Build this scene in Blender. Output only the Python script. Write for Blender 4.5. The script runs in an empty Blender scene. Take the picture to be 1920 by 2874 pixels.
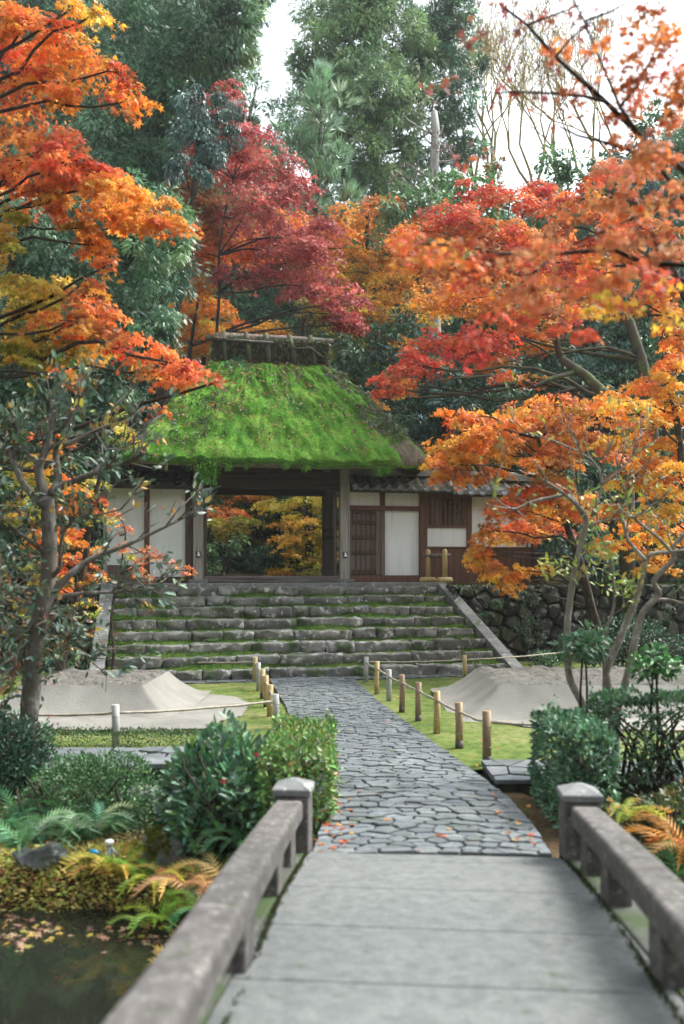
import bpy, math, random
import numpy as np
from mathutils import Vector, Matrix, noise as mnoise
R = math.radians
random.seed(7)
rng = np.random.default_rng(11)
S = bpy.context.scene
C = bpy.context.collection

# ------------------------------------------------------------------ camera, sky, sun, exposure
F, YH, CZ = 2500.0, 1605.0, 1.9          # focal length and horizon row in photo pixels, eye height in metres
cam = bpy.data.cameras.new('camera'); camo = bpy.data.objects.new('camera', cam); C.objects.link(camo)
camo.location = (0, 0, CZ); camo.rotation_euler = (R(90), 0, 0)
cam.sensor_fit = 'VERTICAL'; cam.sensor_height = 36.0; cam.lens = 36.0 * F / 2874.0
cam.shift_y = (YH - 1437.0) / 2874.0
cam.clip_start = 0.05; cam.clip_end = 2000
cam.dof.use_dof = True; cam.dof.focus_distance = 18.6; cam.dof.aperture_fstop = 1.5
S.camera = camo
wd = bpy.data.worlds.new('World'); S.world = wd; wd.use_nodes = True
nt = wd.node_tree; nt.nodes.clear()
SUN_EL, SUN_ROT = R(52), R(62)
sky = nt.nodes.new('ShaderNodeTexSky'); sky.sky_type = 'NISHITA'; sky.sun_disc = False
sky.sun_elevation = SUN_EL; sky.sun_rotation = SUN_ROT; sky.dust_density = 3.0; sky.air_density = 1.2
bw = nt.nodes.new('ShaderNodeRGBToBW'); nt.links.new(sky.outputs[0], bw.inputs[0])
wm = nt.nodes.new('ShaderNodeMix'); wm.data_type = 'RGBA'; wm.blend_type = 'MULTIPLY'; wm.inputs[0].default_value = 1
nt.links.new(bw.outputs[0], wm.inputs[6]); wm.inputs[7].default_value = (0.93, 1.0, 1.03, 1)
tcn = nt.nodes.new('ShaderNodeTexCoord'); cn = nt.nodes.new('ShaderNodeTexNoise')
cn.inputs['Scale'].default_value = 4.0; cn.inputs['Detail'].default_value = 5
nt.links.new(tcn.outputs['Generated'], cn.inputs['Vector'])
cr = nt.nodes.new('ShaderNodeMapRange'); cr.inputs[1].default_value = .42; cr.inputs[2].default_value = .66
cr.inputs[3].default_value = .97; cr.inputs[4].default_value = .78
nt.links.new(cn.outputs[0], cr.inputs[0])
cm = nt.nodes.new('ShaderNodeMix'); cm.data_type = 'RGBA'
nt.links.new(cr.outputs[0], cm.inputs[0]); nt.links.new(sky.outputs[0], cm.inputs[6]); nt.links.new(wm.outputs[2], cm.inputs[7])
bg = nt.nodes.new('ShaderNodeBackground'); bg.inputs[1].default_value = 0.15
nt.links.new(cm.outputs[2], bg.inputs[0])
wo = nt.nodes.new('ShaderNodeOutputWorld'); nt.links.new(bg.outputs[0], wo.inputs[0])
sl = bpy.data.lights.new('sun', 'SUN'); sl.energy = 1.6; sl.angle = R(22); sl.color = (1, .94, .84)
so = bpy.data.objects.new('sun', sl); C.objects.link(so)
sd = Vector((math.sin(SUN_ROT) * math.cos(SUN_EL), math.cos(SUN_ROT) * math.cos(SUN_EL), math.sin(SUN_EL)))
so.rotation_euler = sd.to_track_quat('Z', 'Y').to_euler(); so.location = (20, 10, 30)
S.view_settings.view_transform = 'Standard'; S.view_settings.look = 'None'
S.view_settings.exposure = 2.02; S.view_settings.gamma = 1
S.render.engine = 'CYCLES'
S.cycles.use_denoising = True; S.cycles.max_bounces = 7; S.cycles.diffuse_bounces = 4
S.cycles.transmission_bounces = 4; S.cycles.glossy_bounces = 3; S.cycles.caustics_reflective = False; S.cycles.caustics_refractive = False

# ------------------------------------------------------------------ survey of the place: pixel + distance -> point
def W(px, py, Y): return Vector(((px - 960) / F * Y, Y, CZ + (YH - py) / F * Y))
def gz(Y): return .2 * (15.7 - min(max(Y, 5.2), 15.7)) / 10.5
def Gd(px, py):
    Y = 1.601 / ((py - YH) / F - .01905); return (px - 960) / F * Y, Y
OX, OY, TH = -.652, 15.68, R(12); ct, st = math.cos(TH), math.sin(TH)
def gw(u, v, z): return Vector((OX + u * ct - v * st, OY + u * st + v * ct, z))
def guv(x, y): dx, dy = x - OX, y - OY; return dx * ct + dy * st, -dx * st + dy * ct
def U(px, v):
    d = (px - 960) / F; return (d * (OY + v * ct) - OX + v * st) / (ct - d * st)
def Zp(px, py, v):
    u = U(px, v); return CZ + (YH - py) / F * (OY + u * st + v * ct)
def sstep(a, b, x): t = min(max((x - a) / (b - a), 0), 1); return t * t * (3 - 2 * t)
PL = [(15.9, -1.34), (11.75, -.74), (8, -.36), (5.9, -.14), (5.0, -.2)]
PR = [(15.9, .12), (14.9, .274), (12.6, .489), (10.96, .69), (9.5, .876), (8.47, 1.02), (7.49, 1.15), (6.73, 1.25), (5.9, 1.27), (5.0, 1.22)]
def pin(T, Y): return float(np.interp(Y, [a for a, b in T[::-1]], [b for a, b in T[::-1]]))
def H(X, Y):
    u, v = guv(X, Y)
    z = gz(Y)
    if Y < 9:
        c = .5 if Y > 5 else .45
        side = sstep(.85, 1.35, abs(X - .55))
        bank = -.12 + .06 * mnoise.noise((X * .9, Y * .9, 3))
        zb = z + (bank - z) * sstep(8.4, 6.5, Y) * side
        z = zb
        edge = 6.05 + .3 * mnoise.noise((X * .9, 0, 1)) + .1 * mnoise.noise((X * 3.5, 0, 2)) if X < 0 else 5.5
        z += (-1.1 - z) * (sstep(edge, edge - .55, Y) * side + sstep(5.05, 4.8, Y) * (1 - side))
    z += (1.595 - z) * sstep(2.58, 2.66, v)
    if v > 9: z += (v - 9) * .05 + max(v - 20, 0) * .32 - max(v - 60, 0) * .36
    if abs(u) > 9 and v > 4: z += min((abs(u) - 9) * .12, 3)
    if Y < -7: z += min((-7 - Y) * .75, 13) + .8 * mnoise.noise((X * .2, Y * .2, 5))  # unseen rise behind the camera, added to block low light
    if abs(X) > 13 and Y < 22: z += min((abs(X) - 13) * .6, 9)  # unseen side slopes, added to cut the low light as well
    return z

# ------------------------------------------------------------------ node materials
class Mat:
    def __init__(s, name, rough=.8, spec=.3):
        s.m = bpy.data.materials.new(name); s.m.use_nodes = True; s.t = s.m.node_tree; s.t.nodes.clear()
        s.out = s.n('ShaderNodeOutputMaterial'); s.b = s.n('ShaderNodeBsdfPrincipled')
        s.b.inputs['Roughness'].default_value = rough; s.b.inputs['Specular IOR Level'].default_value = spec
        s.l(s.b.outputs[0], s.out.inputs[0]); s.tc = s.n('ShaderNodeTexCoord'); s.g = s.n('ShaderNodeNewGeometry')
    def n(s, k): return s.t.nodes.new(k)
    def l(s, a, b): s.t.links.new(a, b)
    def co(s, world=True, scale=(1, 1, 1)):
        mp = s.n('ShaderNodeMapping'); mp.inputs['Scale'].default_value = scale
        s.l(s.g.outputs['Position'] if world else s.tc.outputs['Object'], mp.inputs[0]); return mp.outputs[0]
    def noise(s, scale, detail=4, rough=.6, co=None, dist=0):
        x = s.n('ShaderNodeTexNoise'); x.inputs['Scale'].default_value = scale; x.inputs['Detail'].default_value = detail
        x.inputs['Roughness'].default_value = rough; x.inputs['Distortion'].default_value = dist
        s.l(co if co is not None else s.co(), x.inputs['Vector']); return x.outputs[0]
    def ramp(s, f, stops):
        r = s.n('ShaderNodeValToRGB'); e = r.color_ramp.elements
        while len(e) > 1: e.remove(e[-1])
        for i, (p, c) in enumerate(stops):
            el = e[0] if i == 0 else e.new(p)
            el.position = p; el.color = (*c, 1) if not isinstance(c, (int, float)) else (c, c, c, 1)
        s.l(f, r.inputs[0]); return r.outputs[0]
    def mix(s, f, a, b, mode='MIX'):
        m = s.n('ShaderNodeMix'); m.data_type = 'RGBA'; m.blend_type = mode
        for sock, v in ((0, f), (6, a), (7, b)):
            if isinstance(v, (int, float)): m.inputs[sock].default_value = v
            elif isinstance(v, tuple): m.inputs[sock].default_value = (*v, 1)
            else: s.l(v, m.inputs[sock])
        return m.outputs[2]
    def attr(s, nm='Col'):
        a = s.n('ShaderNodeAttribute'); a.attribute_name = nm; return a.outputs['Color']
    def up(s, lo, hi):
        x = s.n('ShaderNodeSeparateXYZ'); s.l(s.g.outputs['Normal'], x.inputs[0])
        r = s.n('ShaderNodeMapRange'); r.inputs[1].default_value = lo; r.inputs[2].default_value = hi; s.l(x.outputs[2], r.inputs[0]); return r.outputs[0]
    def math(s, op, a, b):
        m = s.n('ShaderNodeMath'); m.operation = op; m.use_clamp = True
        for i, v in enumerate((a, b)):
            if isinstance(v, (int, float)): m.inputs[i].default_value = v
            else: s.l(v, m.inputs[i])
        return m.outputs[0]
    def col(s, c):
        if isinstance(c, tuple): s.b.inputs['Base Color'].default_value = (*c, 1)
        else: s.l(c, s.b.inputs['Base Color'])
        return s
    def bump(s, f, st=.4, d=.02):
        b = s.n('ShaderNodeBump'); b.inputs['Strength'].default_value = st; b.inputs['Distance'].default_value = d
        s.l(f, b.inputs['Height']); s.l(b.outputs[0], s.b.inputs['Normal']); return s

def leaf_mat(name, trans=.35, rough=.55, spec=.35):
    k = Mat(name, rough, spec); a = k.attr(); k.col(a)
    t = k.n('ShaderNodeBsdfTranslucent'); k.l(a, t.inputs[0]); ms = k.n('ShaderNodeMixShader'); ms.inputs[0].default_value = trans
    k.l(k.b.outputs[0], ms.inputs[1]); k.l(t.outputs[0], ms.inputs[2]); k.l(ms.outputs[0], k.out.inputs[0]); return k.m
LEAF = leaf_mat('maple_leaf', .42, .6, .25)
EVER = leaf_mat('evergreen_leaf', .22, .42, .5)
GLOSS = leaf_mat('glossy_leaf', .25, .42, .45)
MOSSL = leaf_mat('moss_blade', .3, .9, .05)

def wood(name, c1, c2, c3, axis='z', grain=1.0, rough=.8):
    k = Mat(name, rough, .2)
    sc = {'z': (22, 22, .7), 'x': (.7, 22, 22), 'y': (22, .7, 22)}[axis]
    n1 = k.noise(1.4 * grain, 6, .7, k.co(False, sc), .6); n2 = k.noise(1.1, 3, .6, k.co(False))
    c = k.mix(k.ramp(n2, [(.35, 0.0), (.7, 1.0)]), k.ramp(n1, [(.3, c1), (.5, c2), (.72, c3)]), c2)
    k.col(k.mix(k.ramp(n1, [(.38, 0.35), (.46, 1.0)]), (c1[0] * .4, c1[1] * .4, c1[2] * .4), c)).bump(n1, .35, .004); return k.m
WOODG = wood('grey_weathered_wood', (.16, .145, .13), (.32, .3, .275), (.48, .455, .42))
WOODD = wood('dark_brown_wood', (.035, .022, .017), (.075, .05, .04), (.13, .095, .08))
WOODR = wood('red_brown_wood', (.07, .035, .024), (.13, .068, .046), (.19, .11, .08))
WOODP = wood('faded_plank_wood', (.07, .05, .042), (.135, .105, .09), (.26, .22, .2))
WOODH = wood('grey_beam_wood', (.06, .05, .045), (.14, .125, .115), (.3, .28, .26), 'x')
WOODX = wood('dark_beam_wood', (.03, .02, .015), (.06, .042, .034), (.1, .075, .065), 'x')
k = Mat('bark_covered_log', .95, .1); n = k.noise(9, 6, .7)
k.col(k.ramp(n, [(.3, (.045, .036, .028)), (.5, (.12, .1, .078)), (.62, (.07, .1, .035)), (.75, (.2, .18, .145))])).bump(n, .8, .03); LOG = k.m
def bark(name, c, s=8):
    k = Mat(name, .9, .15); n = k.noise(s, 6, .7, k.co(True, (1, 1, .5))); n2 = k.noise(s * .35, 3, .5)
    k.col(k.mix(k.ramp(n2, [(.45, 0.0), (.6, 1.0)]), k.ramp(n, [(p, q) for p, q in zip((.3, .48, .58, .72), c)]), c[1])).bump(n, .6, .02); return k.m
BARKD = bark('dark_bark', [(.02, .016, .013), (.045, .036, .03), (.075, .062, .052), (.15, .14, .12)])
BARKL = bark('pale_speckled_bark', [(.1, .085, .07), (.2, .175, .145), (.3, .28, .25), (.5, .49, .46)], 16)
BARKG = bark('grey_brown_bark', [(.06, .05, .042), (.13, .112, .095), (.2, .185, .165), (.36, .35, .33)], 14)
BARKM = bark('mossy_bark', [(.03, .026, .02), (.07, .06, .048), (.06, .09, .02), (.22, .2, .17)], 6)
BARKS = bark('silver_dead_wood', [(.16, .15, .135), (.3, .29, .27), (.42, .41, .39), (.55, .54, .52)], 5)
POLE = bark('grey_ridge_pole', [(.05, .045, .04), (.1, .09, .082), (.17, .155, .142), (.28, .27, .25)], 5)
BARKY = bark('yellow_twig_bark', [(.12, .09, .04), (.3, .22, .09), (.42, .33, .14), (.5, .42, .25)], 5)

k = Mat('white_plaster', .9, .15); n = k.noise(1.6, 5, .6); n2 = k.noise(40, 2)
n3 = k.noise(1.0, 5, .65, k.co(True, (9, 9, .8)))
k.col(k.mix(k.ramp(n3, [(.52, 0.0), (.72, .35)]), k.mix(k.ramp(n, [(.4, 0.0), (.75, .5)]), (.72, .76, .77), (.6, .63, .63)), (.36, .37, .36))).bump(n2, .08, .004); PLAS = k.m
k = Mat('grey_roof_tile', .45, .5); n = k.noise(3, 5); n2 = k.noise(.9, 2)
k.col(k.mix(k.ramp(n2, [(.5, 0.0), (.66, 1.0)]), k.ramp(n, [(.3, (.07, .08, .085)), (.55, (.14, .155, .16)), (.75, (.24, .25, .24))]), (.17, .18, .14))).bump(n, .15, .01); TILE = k.m
k = Mat('shaded_roof_tile', .6, .3); n = k.noise(4, 5); k.col(k.ramp(n, [(.35, (.025, .026, .027)), (.7, (.065, .067, .066))])).bump(n, .15, .01); TILE_SHADE = k.m  # tile copy with the shade under the left eave put into its colour
k = Mat('old_thatch', .95, .1); n = k.noise(2.2, 6, .7, k.co(False, (14, 14, 2.5))); n2 = k.noise(2.5, 4)
k.col(k.mix(k.ramp(n2, [(.5, 0.0), (.62, .7)]), k.ramp(n, [(.3, (.08, .06, .048)), (.5, (.24, .185, .145)), (.7, (.46, .38, .31))]), (.12, .13, .07))).bump(n, .9, .04); THATCH = k.m
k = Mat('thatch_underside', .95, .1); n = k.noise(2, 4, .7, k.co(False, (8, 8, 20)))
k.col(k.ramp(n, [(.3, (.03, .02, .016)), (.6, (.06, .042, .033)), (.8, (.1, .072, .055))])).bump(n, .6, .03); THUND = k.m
def mossmat(name, a, b, c, sc=5):
    k = Mat(name, 1.0, .02); n = k.noise(sc, 6, .65); n2 = k.noise(sc * 8, 3, .7)
    k.col(k.mix(k.ramp(n2, [(.35, 0.45), (.55, 0.0)]), k.ramp(n, [(.32, a), (.5, b), (.68, c)]), (a[0] * .5, a[1] * .5, a[2] * .5))).bump(n2, 1, .025); return k.m
ROOFMOSS = mossmat('bright_roof_moss', (.055, .15, .025), (.12, .27, .04), (.22, .36, .07), 2.2)
GMOSS = mossmat('ground_moss', (.06, .1, .03), (.12, .155, .045), (.2, .2, .09), 1.2)
DMOSS = mossmat('deep_green_moss', (.035, .085, .02), (.08, .15, .035), (.15, .22, .055), 6)

def stone(name, c, lich=.5, moss=.5, sc=3, attr=False, lcol=(.5, .5, .47), mossc=(.045, .075, .022)):
    k = Mat(name, .85, .25); n = k.noise(sc, 7, .65); n2 = k.noise(sc * 2.3, 5, .55); n3 = k.noise(sc * .8, 4, .6)
    base = k.ramp(n, [(.3, c[0]), (.5, c[1]), (.7, c[2])])
    if attr: base = k.mix(.85, base, k.attr(), 'MULTIPLY')
    base = k.mix(k.ramp(n2, [(.5 + .14 * (1 - lich), 0.0), (.57 + .14 * (1 - lich), .85)]), base, lcol)
    base = k.mix(k.ramp(n3, [(.62 - .25 * moss, 0.0), (.74 - .25 * moss, .9)]), base, mossc)
    nf = k.noise(90, 3, .7); base = k.mix(k.ramp(nf, [(.4, .35), (.6, 0.0)]), base, (c[0][0] * .6, c[0][1] * .6, c[0][2] * .6))
    k.col(base).bump(n, .5, .02); return k.m
STEP = stone('mossy_step_stone', [(.085, .085, .078), (.165, .166, .155), (.26, .258, .238)], .52, .42, 3.6, True)
WALLST = stone('dark_wall_stone', [(.028, .027, .026), (.058, .056, .053), (.1, .097, .09)], .5, .36, 2.4, True, (.33, .34, .31))
GRAN = stone('grey_granite', [(.12, .125, .125), (.18, .187, .187), (.25, .257, .255)], .3, 0, 5)
KERB = stone('kerb_granite', [(.1, .106, .104), (.16, .166, .163), (.23, .236, .23)], .35, .08, 4)
MOSSTN = stone('mossy_edge_stone', [(.05, .055, .045), (.085, .09, .075), (.13, .135, .12)], .1, .75, 5)
RAILST = stone('lichened_rail_granite', [(.06, .053, .052), (.105, .096, .093), (.165, .155, .148)], .45, .05, 11, False, (.24, .228, .21))
DECK = stone('worn_deck_granite', [(.098, .105, .104), (.14, .148, .146), (.182, .19, .186)], -1.0, 0, 14)
ROCK = stone('garden_rock', [(.09, .094, .102), (.17, .178, .186), (.27, .278, .285)], .4, .5, 4.5)
PAVE = stone('path_paving', [(.085, .098, .106), (.128, .142, .15), (.18, .195, .2)], .1, 0, 6, True, (.28, .29, .28))
k = Mat('joint_soil', .95, .1); n = k.noise(9, 5); k.col(k.ramp(n, [(.35, (.018, .018, .015)), (.6, (.045, .045, .034)), (.75, (.05, .065, .025))])).bump(n, .5, .02); JOINT = k.m
k = Mat('raked_sand', .95, .1); n = k.noise(60, 4, .7); n2 = k.noise(1.4, 4)
k.col(k.mix(k.ramp(n2, [(.35, 0.0), (.7, 1.0)]), (.19, .182, .165), (.265, .255, .233))).bump(n, .7, .014); SAND = k.m
k = Mat('rough_sand', .95, .1); n = k.noise(11, 6, .75); k.col(k.ramp(n, [(.3, (.08, .073, .064)), (.55, (.18, .17, .152)), (.8, (.25, .236, .215))])).bump(n, 1, .07); SANDR = k.m
k = Mat('forest_floor', .95, .1); n = k.noise(1.3, 6, .7); n2 = k.noise(22, 4, .7)
k.col(k.mix(k.ramp(n2, [(.4, 0.0), (.7, .8)]), k.ramp(n, [(.3, (.03, .024, .016)), (.5, (.055, .05, .026)), (.7, (.05, .07, .025))]), (.13, .07, .035))).bump(n2, .6, .04); FLOOR = k.m
k = Mat('pond_water', .04, .5); n = k.noise(2.2, 3, .5); k.col((.012, .014, .01)).bump(n, .12, .02); WATER = k.m
def bamboo(name, c1, c2):
    k = Mat(name, .5, .4); n = k.noise(3, 4, .6, k.co(True, (6, 6, 1))); k.col(k.ramp(n, [(.35, c1), (.65, c2)])); return k.m
BAM = [bamboo('tan_bamboo', (.3, .21, .08), (.46, .36, .17)), bamboo('grey_bamboo', (.28, .27, .26), (.42, .41, .39)), bamboo('brown_bamboo', (.17, .11, .055), (.3, .215, .12))]
BAMD = bamboo('dark_bamboo_foot', (.03, .024, .018), (.08, .06, .045))
CANE = bamboo('pale_cane', (.24, .2, .15), (.38, .34, .27))
def plain(name, c, rough=.6, metal=0):
    k = Mat(name, rough, .4); n = k.noise(12, 3); k.col(k.mix(k.ramp(n, [(.3, 0.0), (.7, .35)]), c, (c[0] * .6, c[1] * .6, c[2] * .6))); k.b.inputs['Metallic'].default_value = metal; return k.m
IRON = plain('black_iron', (.02, .02, .022), .5, .6); ENAM = plain('white_enamel', (.75, .78, .8), .35); BLUE = plain('blue_plastic', (.01, .2, .4), .35); PIPE = plain('grey_pipe', (.28, .34, .34), .5)

# ------------------------------------------------------------------ mesh building
class MB:
    def __init__(s): s.v = []; s.f = []; s.mi = []; s.c = []
    def add(s, v, f, m=0, c=None):
        o = len(s.v); s.v += [tuple(p) for p in v]; s.f += [[i + o for i in q] for q in f]; s.mi += [m] * len(f); s.c += [c or (1, 1, 1)] * len(v); return s
    def box(s, x0, x1, y0, y1, z0, z1, m=0):
        return s.add([(x, y, z) for z in (z0, z1) for y in (y0, y1) for x in (x0, x1)],
                     [(0, 2, 3, 1), (4, 5, 7, 6), (0, 1, 5, 4), (2, 6, 7, 3), (0, 4, 6, 2), (1, 3, 7, 5)], m)
    def beam(s, p, q, w, h, m=0, up=(0, 0, 1)):
        p, q = Vector(p), Vector(q); d = (q - p).normalized(); a = d.cross(Vector(up)).normalized() * w / 2; b = a.normalized().cross(d).normalized() * h / 2
        return s.add([p - a - b, p + a - b, p + a + b, p - a + b, q - a - b, q + a - b, q + a + b, q - a + b],
                     [(0, 1, 2, 3), (7, 6, 5, 4), (0, 4, 5, 1), (1, 5, 6, 2), (2, 6, 7, 3), (3, 7, 4, 0)], m)
    def tube(s, pts, rad, n=7, m=0, lump=0):
        pts = [Vector(p) for p in pts]
        if isinstance(rad, (int, float)): rad = [rad] * len(pts)
        V = []; a = None
        for i, p in enumerate(pts):
            d = (pts[min(i + 1, len(pts) - 1)] - pts[max(i - 1, 0)]).normalized()
            if a is None: a = d.cross(Vector((.3, .9, .2)) if abs(d.z) > .8 else Vector((0, 0, 1))).normalized()
            else: a = (a - d * a.dot(d)).normalized()
            b = d.cross(a)
            for j in range(n):
                t = 2 * math.pi * j / n; r = rad[i] * (1 + (lump * mnoise.noise(p * 6 + Vector((j * 1.7, 0, 0))) if lump else 0)); V.append(p + (a * math.cos(t) + b * math.sin(t)) * r)
        L = len(pts); Fq = [(i * n + j, i * n + (j + 1) % n, (i + 1) * n + (j + 1) % n, (i + 1) * n + j) for i in range(L - 1) for j in range(n)]
        Fq += [tuple(range(n - 1, -1, -1)), tuple((L - 1) * n + j for j in range(n))]
        return s.add(V, Fq, m)
    def loft(s, rings, m=0, cap0=True, cap1=True, c=None):
        n = len(rings[0]); V = [p for r in rings for p in r]
        Fq = [(i * n + j, i * n + (j + 1) % n, (i + 1) * n + (j + 1) % n, (i + 1) * n + j) for i in range(len(rings) - 1) for j in range(n)]
        if cap0: Fq.append(tuple(range(n - 1, -1, -1)))
        if cap1: Fq.append(tuple((len(rings) - 1) * n + j for j in range(n)))
        return s.add(V, Fq, m, c)
    def rock(s, c, sx, sy, sz, seed=0, rnd=.35, amp=.08, n=6, m=0, col=None, fr=2.2):
        """a rough block: cube-sphere pulled towards a box, with noise"""
        V = []; idx = {}; Fq = []
        def vid(p):
            key = tuple(round(t, 4) for t in p)
            if key not in idx:
                idx[key] = len(V); q = Vector(p); sp = q.normalized() * 1.25
                w = q.lerp(sp, rnd); nn = Vector((w.x * sx, w.y * sy, w.z * sz)); d = mnoise.noise_vector(nn * fr + Vector((seed * 3.1, seed * 1.7, seed))) * amp
                V.append((c[0] + nn.x / 2 * 1 + d.x, c[1] + nn.y / 2 + d.y, c[2] + nn.z / 2 + d.z))
            return idx[key]
        for ax in range(3):
            for sg in (-1, 1):
                for i in range(n):
                    for j in range(n):
                        q = []
                        for a, b in ((i, j), (i + 1, j), (i + 1, j + 1), (i, j + 1)):
                            p = [0, 0, 0]; p[ax] = sg; p[(ax + 1) % 3] = 2 * a / n - 1; p[(ax + 2) % 3] = 2 * b / n - 1; q.append(vid(p))
                        Fq.append(tuple(q if sg > 0 else q[::-1]))
        return s.add(V, Fq, m, col)
    def build(s, name, mat, parent=None, off=(0, 0, 0), smooth=False, bevel=0, loc=None, rz=0):
        me = bpy.data.meshes.new(name); o3 = Vector(off)
        me.from_pydata([Vector(p) - o3 for p in s.v], [], s.f)
        for mm in (mat if isinstance(mat, (list, tuple)) else [mat]): me.materials.append(mm)
        if any(s.mi): me.polygons.foreach_set('material_index', s.mi)
        if any(c != (1, 1, 1) for c in s.c):
            a = me.color_attributes.new('Col', 'FLOAT_COLOR', 'POINT'); a.data.foreach_set('color', np.array([(*c, 1) for c in s.c], dtype=np.float32).ravel())
        if smooth: me.polygons.foreach_set('use_smooth', [True] * len(me.polygons))
        me.update(); o = bpy.data.objects.new(name, me); C.objects.link(o)
        if parent: o.parent = parent
        if loc is not None: o.location = loc; o.rotation_euler = (0, 0, rz)
        if bevel:
            b = o.modifiers.new('bevel', 'BEVEL'); b.width = bevel; b.segments = 2; b.limit_method = 'ANGLE'
        return o
def tag(o, label=None, cat=None, group=None, kind=None):
    for kk, vv in (('label', label), ('category', cat), ('group', group), ('kind', kind)):
        if vv: o[kk] = vv
    return o
def thing(name, label, cat, loc=(0, 0, 0), rz=0, group=None):
    o = bpy.data.objects.new(name, None); C.objects.link(o); o.location = loc; o.rotation_euler = (0, 0, rz); o.empty_display_size = .2
    return tag(o, label, cat, group)
def gthing(name, label, cat, u, v, z, group=None): return thing(name, label, cat, gw(u, v, z), TH, group)

# leaf templates: local x = leaf axis, y = side, z = normal ; triangles
def kites(angs, lens, notch, droop=.18):
    V = [(0, 0, 0)]; T = []
    m = len(angs); na = [angs[0] - (angs[1] - angs[0]) / 2] + [(angs[i] + angs[i + 1]) / 2 for i in range(m - 1)] + [angs[-1] + (angs[-1] - angs[-2]) / 2]
    for a in na: V.append((notch * math.cos(R(a)), notch * math.sin(R(a)), -.02))
    for a, l in zip(angs, lens): V.append((l * math.cos(R(a)), l * math.sin(R(a)), -droop * l * l))
    for i in range(m): T += [(0, 1 + i, m + 2 + i), (0, m + 2 + i, 2 + i)]
    return np.array(V), np.array(T)
M5 = kites([-105, -52, 0, 52, 105], [.5, .85, 1, .85, .5], .34)
M3 = kites([-62, 0, 62], [.8, 1, .8], .42)
OV = (np.array([(0, 0, 0), (.3, -.19, .05), (.7, -.17, .03), (1, 0, -.08), (.7, .17, .03), (.3, .19, .05)], float), np.array([(0, 1, 2), (0, 2, 3), (0, 3, 4), (0, 4, 5)]))
def frond_t(n=5, w=.3, arch=0, curl=0, fat=.62):
    V = []; T = []
    for i in range(n):
        x = .08 + .8 * i / n; zz = lambda q: arch * (q - q * q * 1.15)
        for sg in (-1, 1):
            o = len(V); ww = w * (1 - .75 * (i / n)) * (.7 if i == 0 else 1)
            V += [(x, 0, zz(x)), (x + fat / n, 0, zz(x + .62 / n)), (x + .55 / n + .16, sg * ww, zz(x) - curl * ww)]; T.append((o, o + 1, o + 2))
    o = len(V); V += [(.8, -.03, arch * (.8 - .8 * .8 * 1.15)), (.8, .03, arch * (.8 - .64 * 1.15)), (1.05, 0, arch * (1 - 1.15))]; T.append((o, o + 1, o + 2))
    return np.array(V, float), np.array(T)
FR = frond_t(5, .3, fat=.85); FERN = frond_t(12, .2, 1.0, .15)
def tuft_t(n=5, w=.09, spread=.5, seed=1):
    r = np.random.default_rng(seed); V = []; T = []
    for i in range(n):
        a = r.uniform(0, 6.28); sp = r.uniform(.1, spread); o = len(V); c, s_ = math.cos(a), math.sin(a); l = r.uniform(.7, 1.1)
        V += [(0, -s_ * w, c * w), (0, s_ * w, -c * w), (l, c * sp, s_ * sp)]; T.append((o, o + 1, o + 2))
    return np.array(V, float), np.array(T)
TUFT = tuft_t(4, .12, .6); NEED = tuft_t(8, .045, .45, 4)

def unit(a): return a / np.maximum(np.linalg.norm(a, axis=1, keepdims=True), 1e-9)
class Foliage:
    def __init__(s): s.V = []; s.T = []; s.K = []; s.n = 0
    def put(s, P, T, N, size, col, tmpl):
        P = np.asarray(P, float); m = len(P)
        if m == 0: return
        T = unit(np.asarray(T, float)); N = np.asarray(N, float); N = unit(N - T * (N * T).sum(1, keepdims=True)); B = np.cross(N, T)
        tv, tt = tmpl; k = len(tv); size = np.broadcast_to(np.asarray(size, float).reshape(-1, 1, 1), (m, 1, 1))
        v = P[:, None] + size * (tv[None, :, 0:1] * T[:, None] + tv[None, :, 1:2] * B[:, None] + tv[None, :, 2:3] * N[:, None])
        s.V.append(v.reshape(-1, 3)); s.T.append((tt[None] + (np.arange(m) * k)[:, None, None] + s.n).reshape(-1, 3)); s.n += m * k
        s.K.append(np.repeat(np.clip(np.asarray(col, float), 0, 1), k, axis=0))
    def build(s, name, mat, parent=None, off=(0, 0, 0)):
        V = (np.concatenate(s.V) - np.array(off)).astype(np.float32); T = np.concatenate(s.T).astype(np.int32); K = np.concatenate(s.K).astype(np.float32)
        me = bpy.data.meshes.new(name); me.vertices.add(len(V)); me.vertices.foreach_set('co', V.ravel())
        me.loops.add(T.size); me.loops.foreach_set('vertex_index', T.ravel()); me.polygons.add(len(T))
        me.polygons.foreach_set('loop_start', np.arange(0, T.size, 3, dtype=np.int32))
        try: me.polygons.foreach_set('loop_total', np.full(len(T), 3, dtype=np.int32))
        except Exception: pass
        a = me.color_attributes.new('Col', 'FLOAT_COLOR', 'POINT'); a.data.foreach_set('color', np.hstack([K, np.ones((len(K), 1), np.float32)]).ravel())
        me.materials.append(mat); me.update(calc_edges=True); me.validate()
        o = bpy.data.objects.new(name, me); C.objects.link(o)
        if parent: o.parent = parent
        return o
def palcol(pal, n, jit=.12, vj=.18):
    c = np.array(pal, float)[rng.integers(0, len(pal), n)] if not isinstance(pal[0], (int, float)) else np.tile(np.array(pal, float), (n, 1))
    return c * (1 + rng.normal(0, vj, (n, 1))) * (1 + rng.normal(0, jit, (n, 3)))

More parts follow.
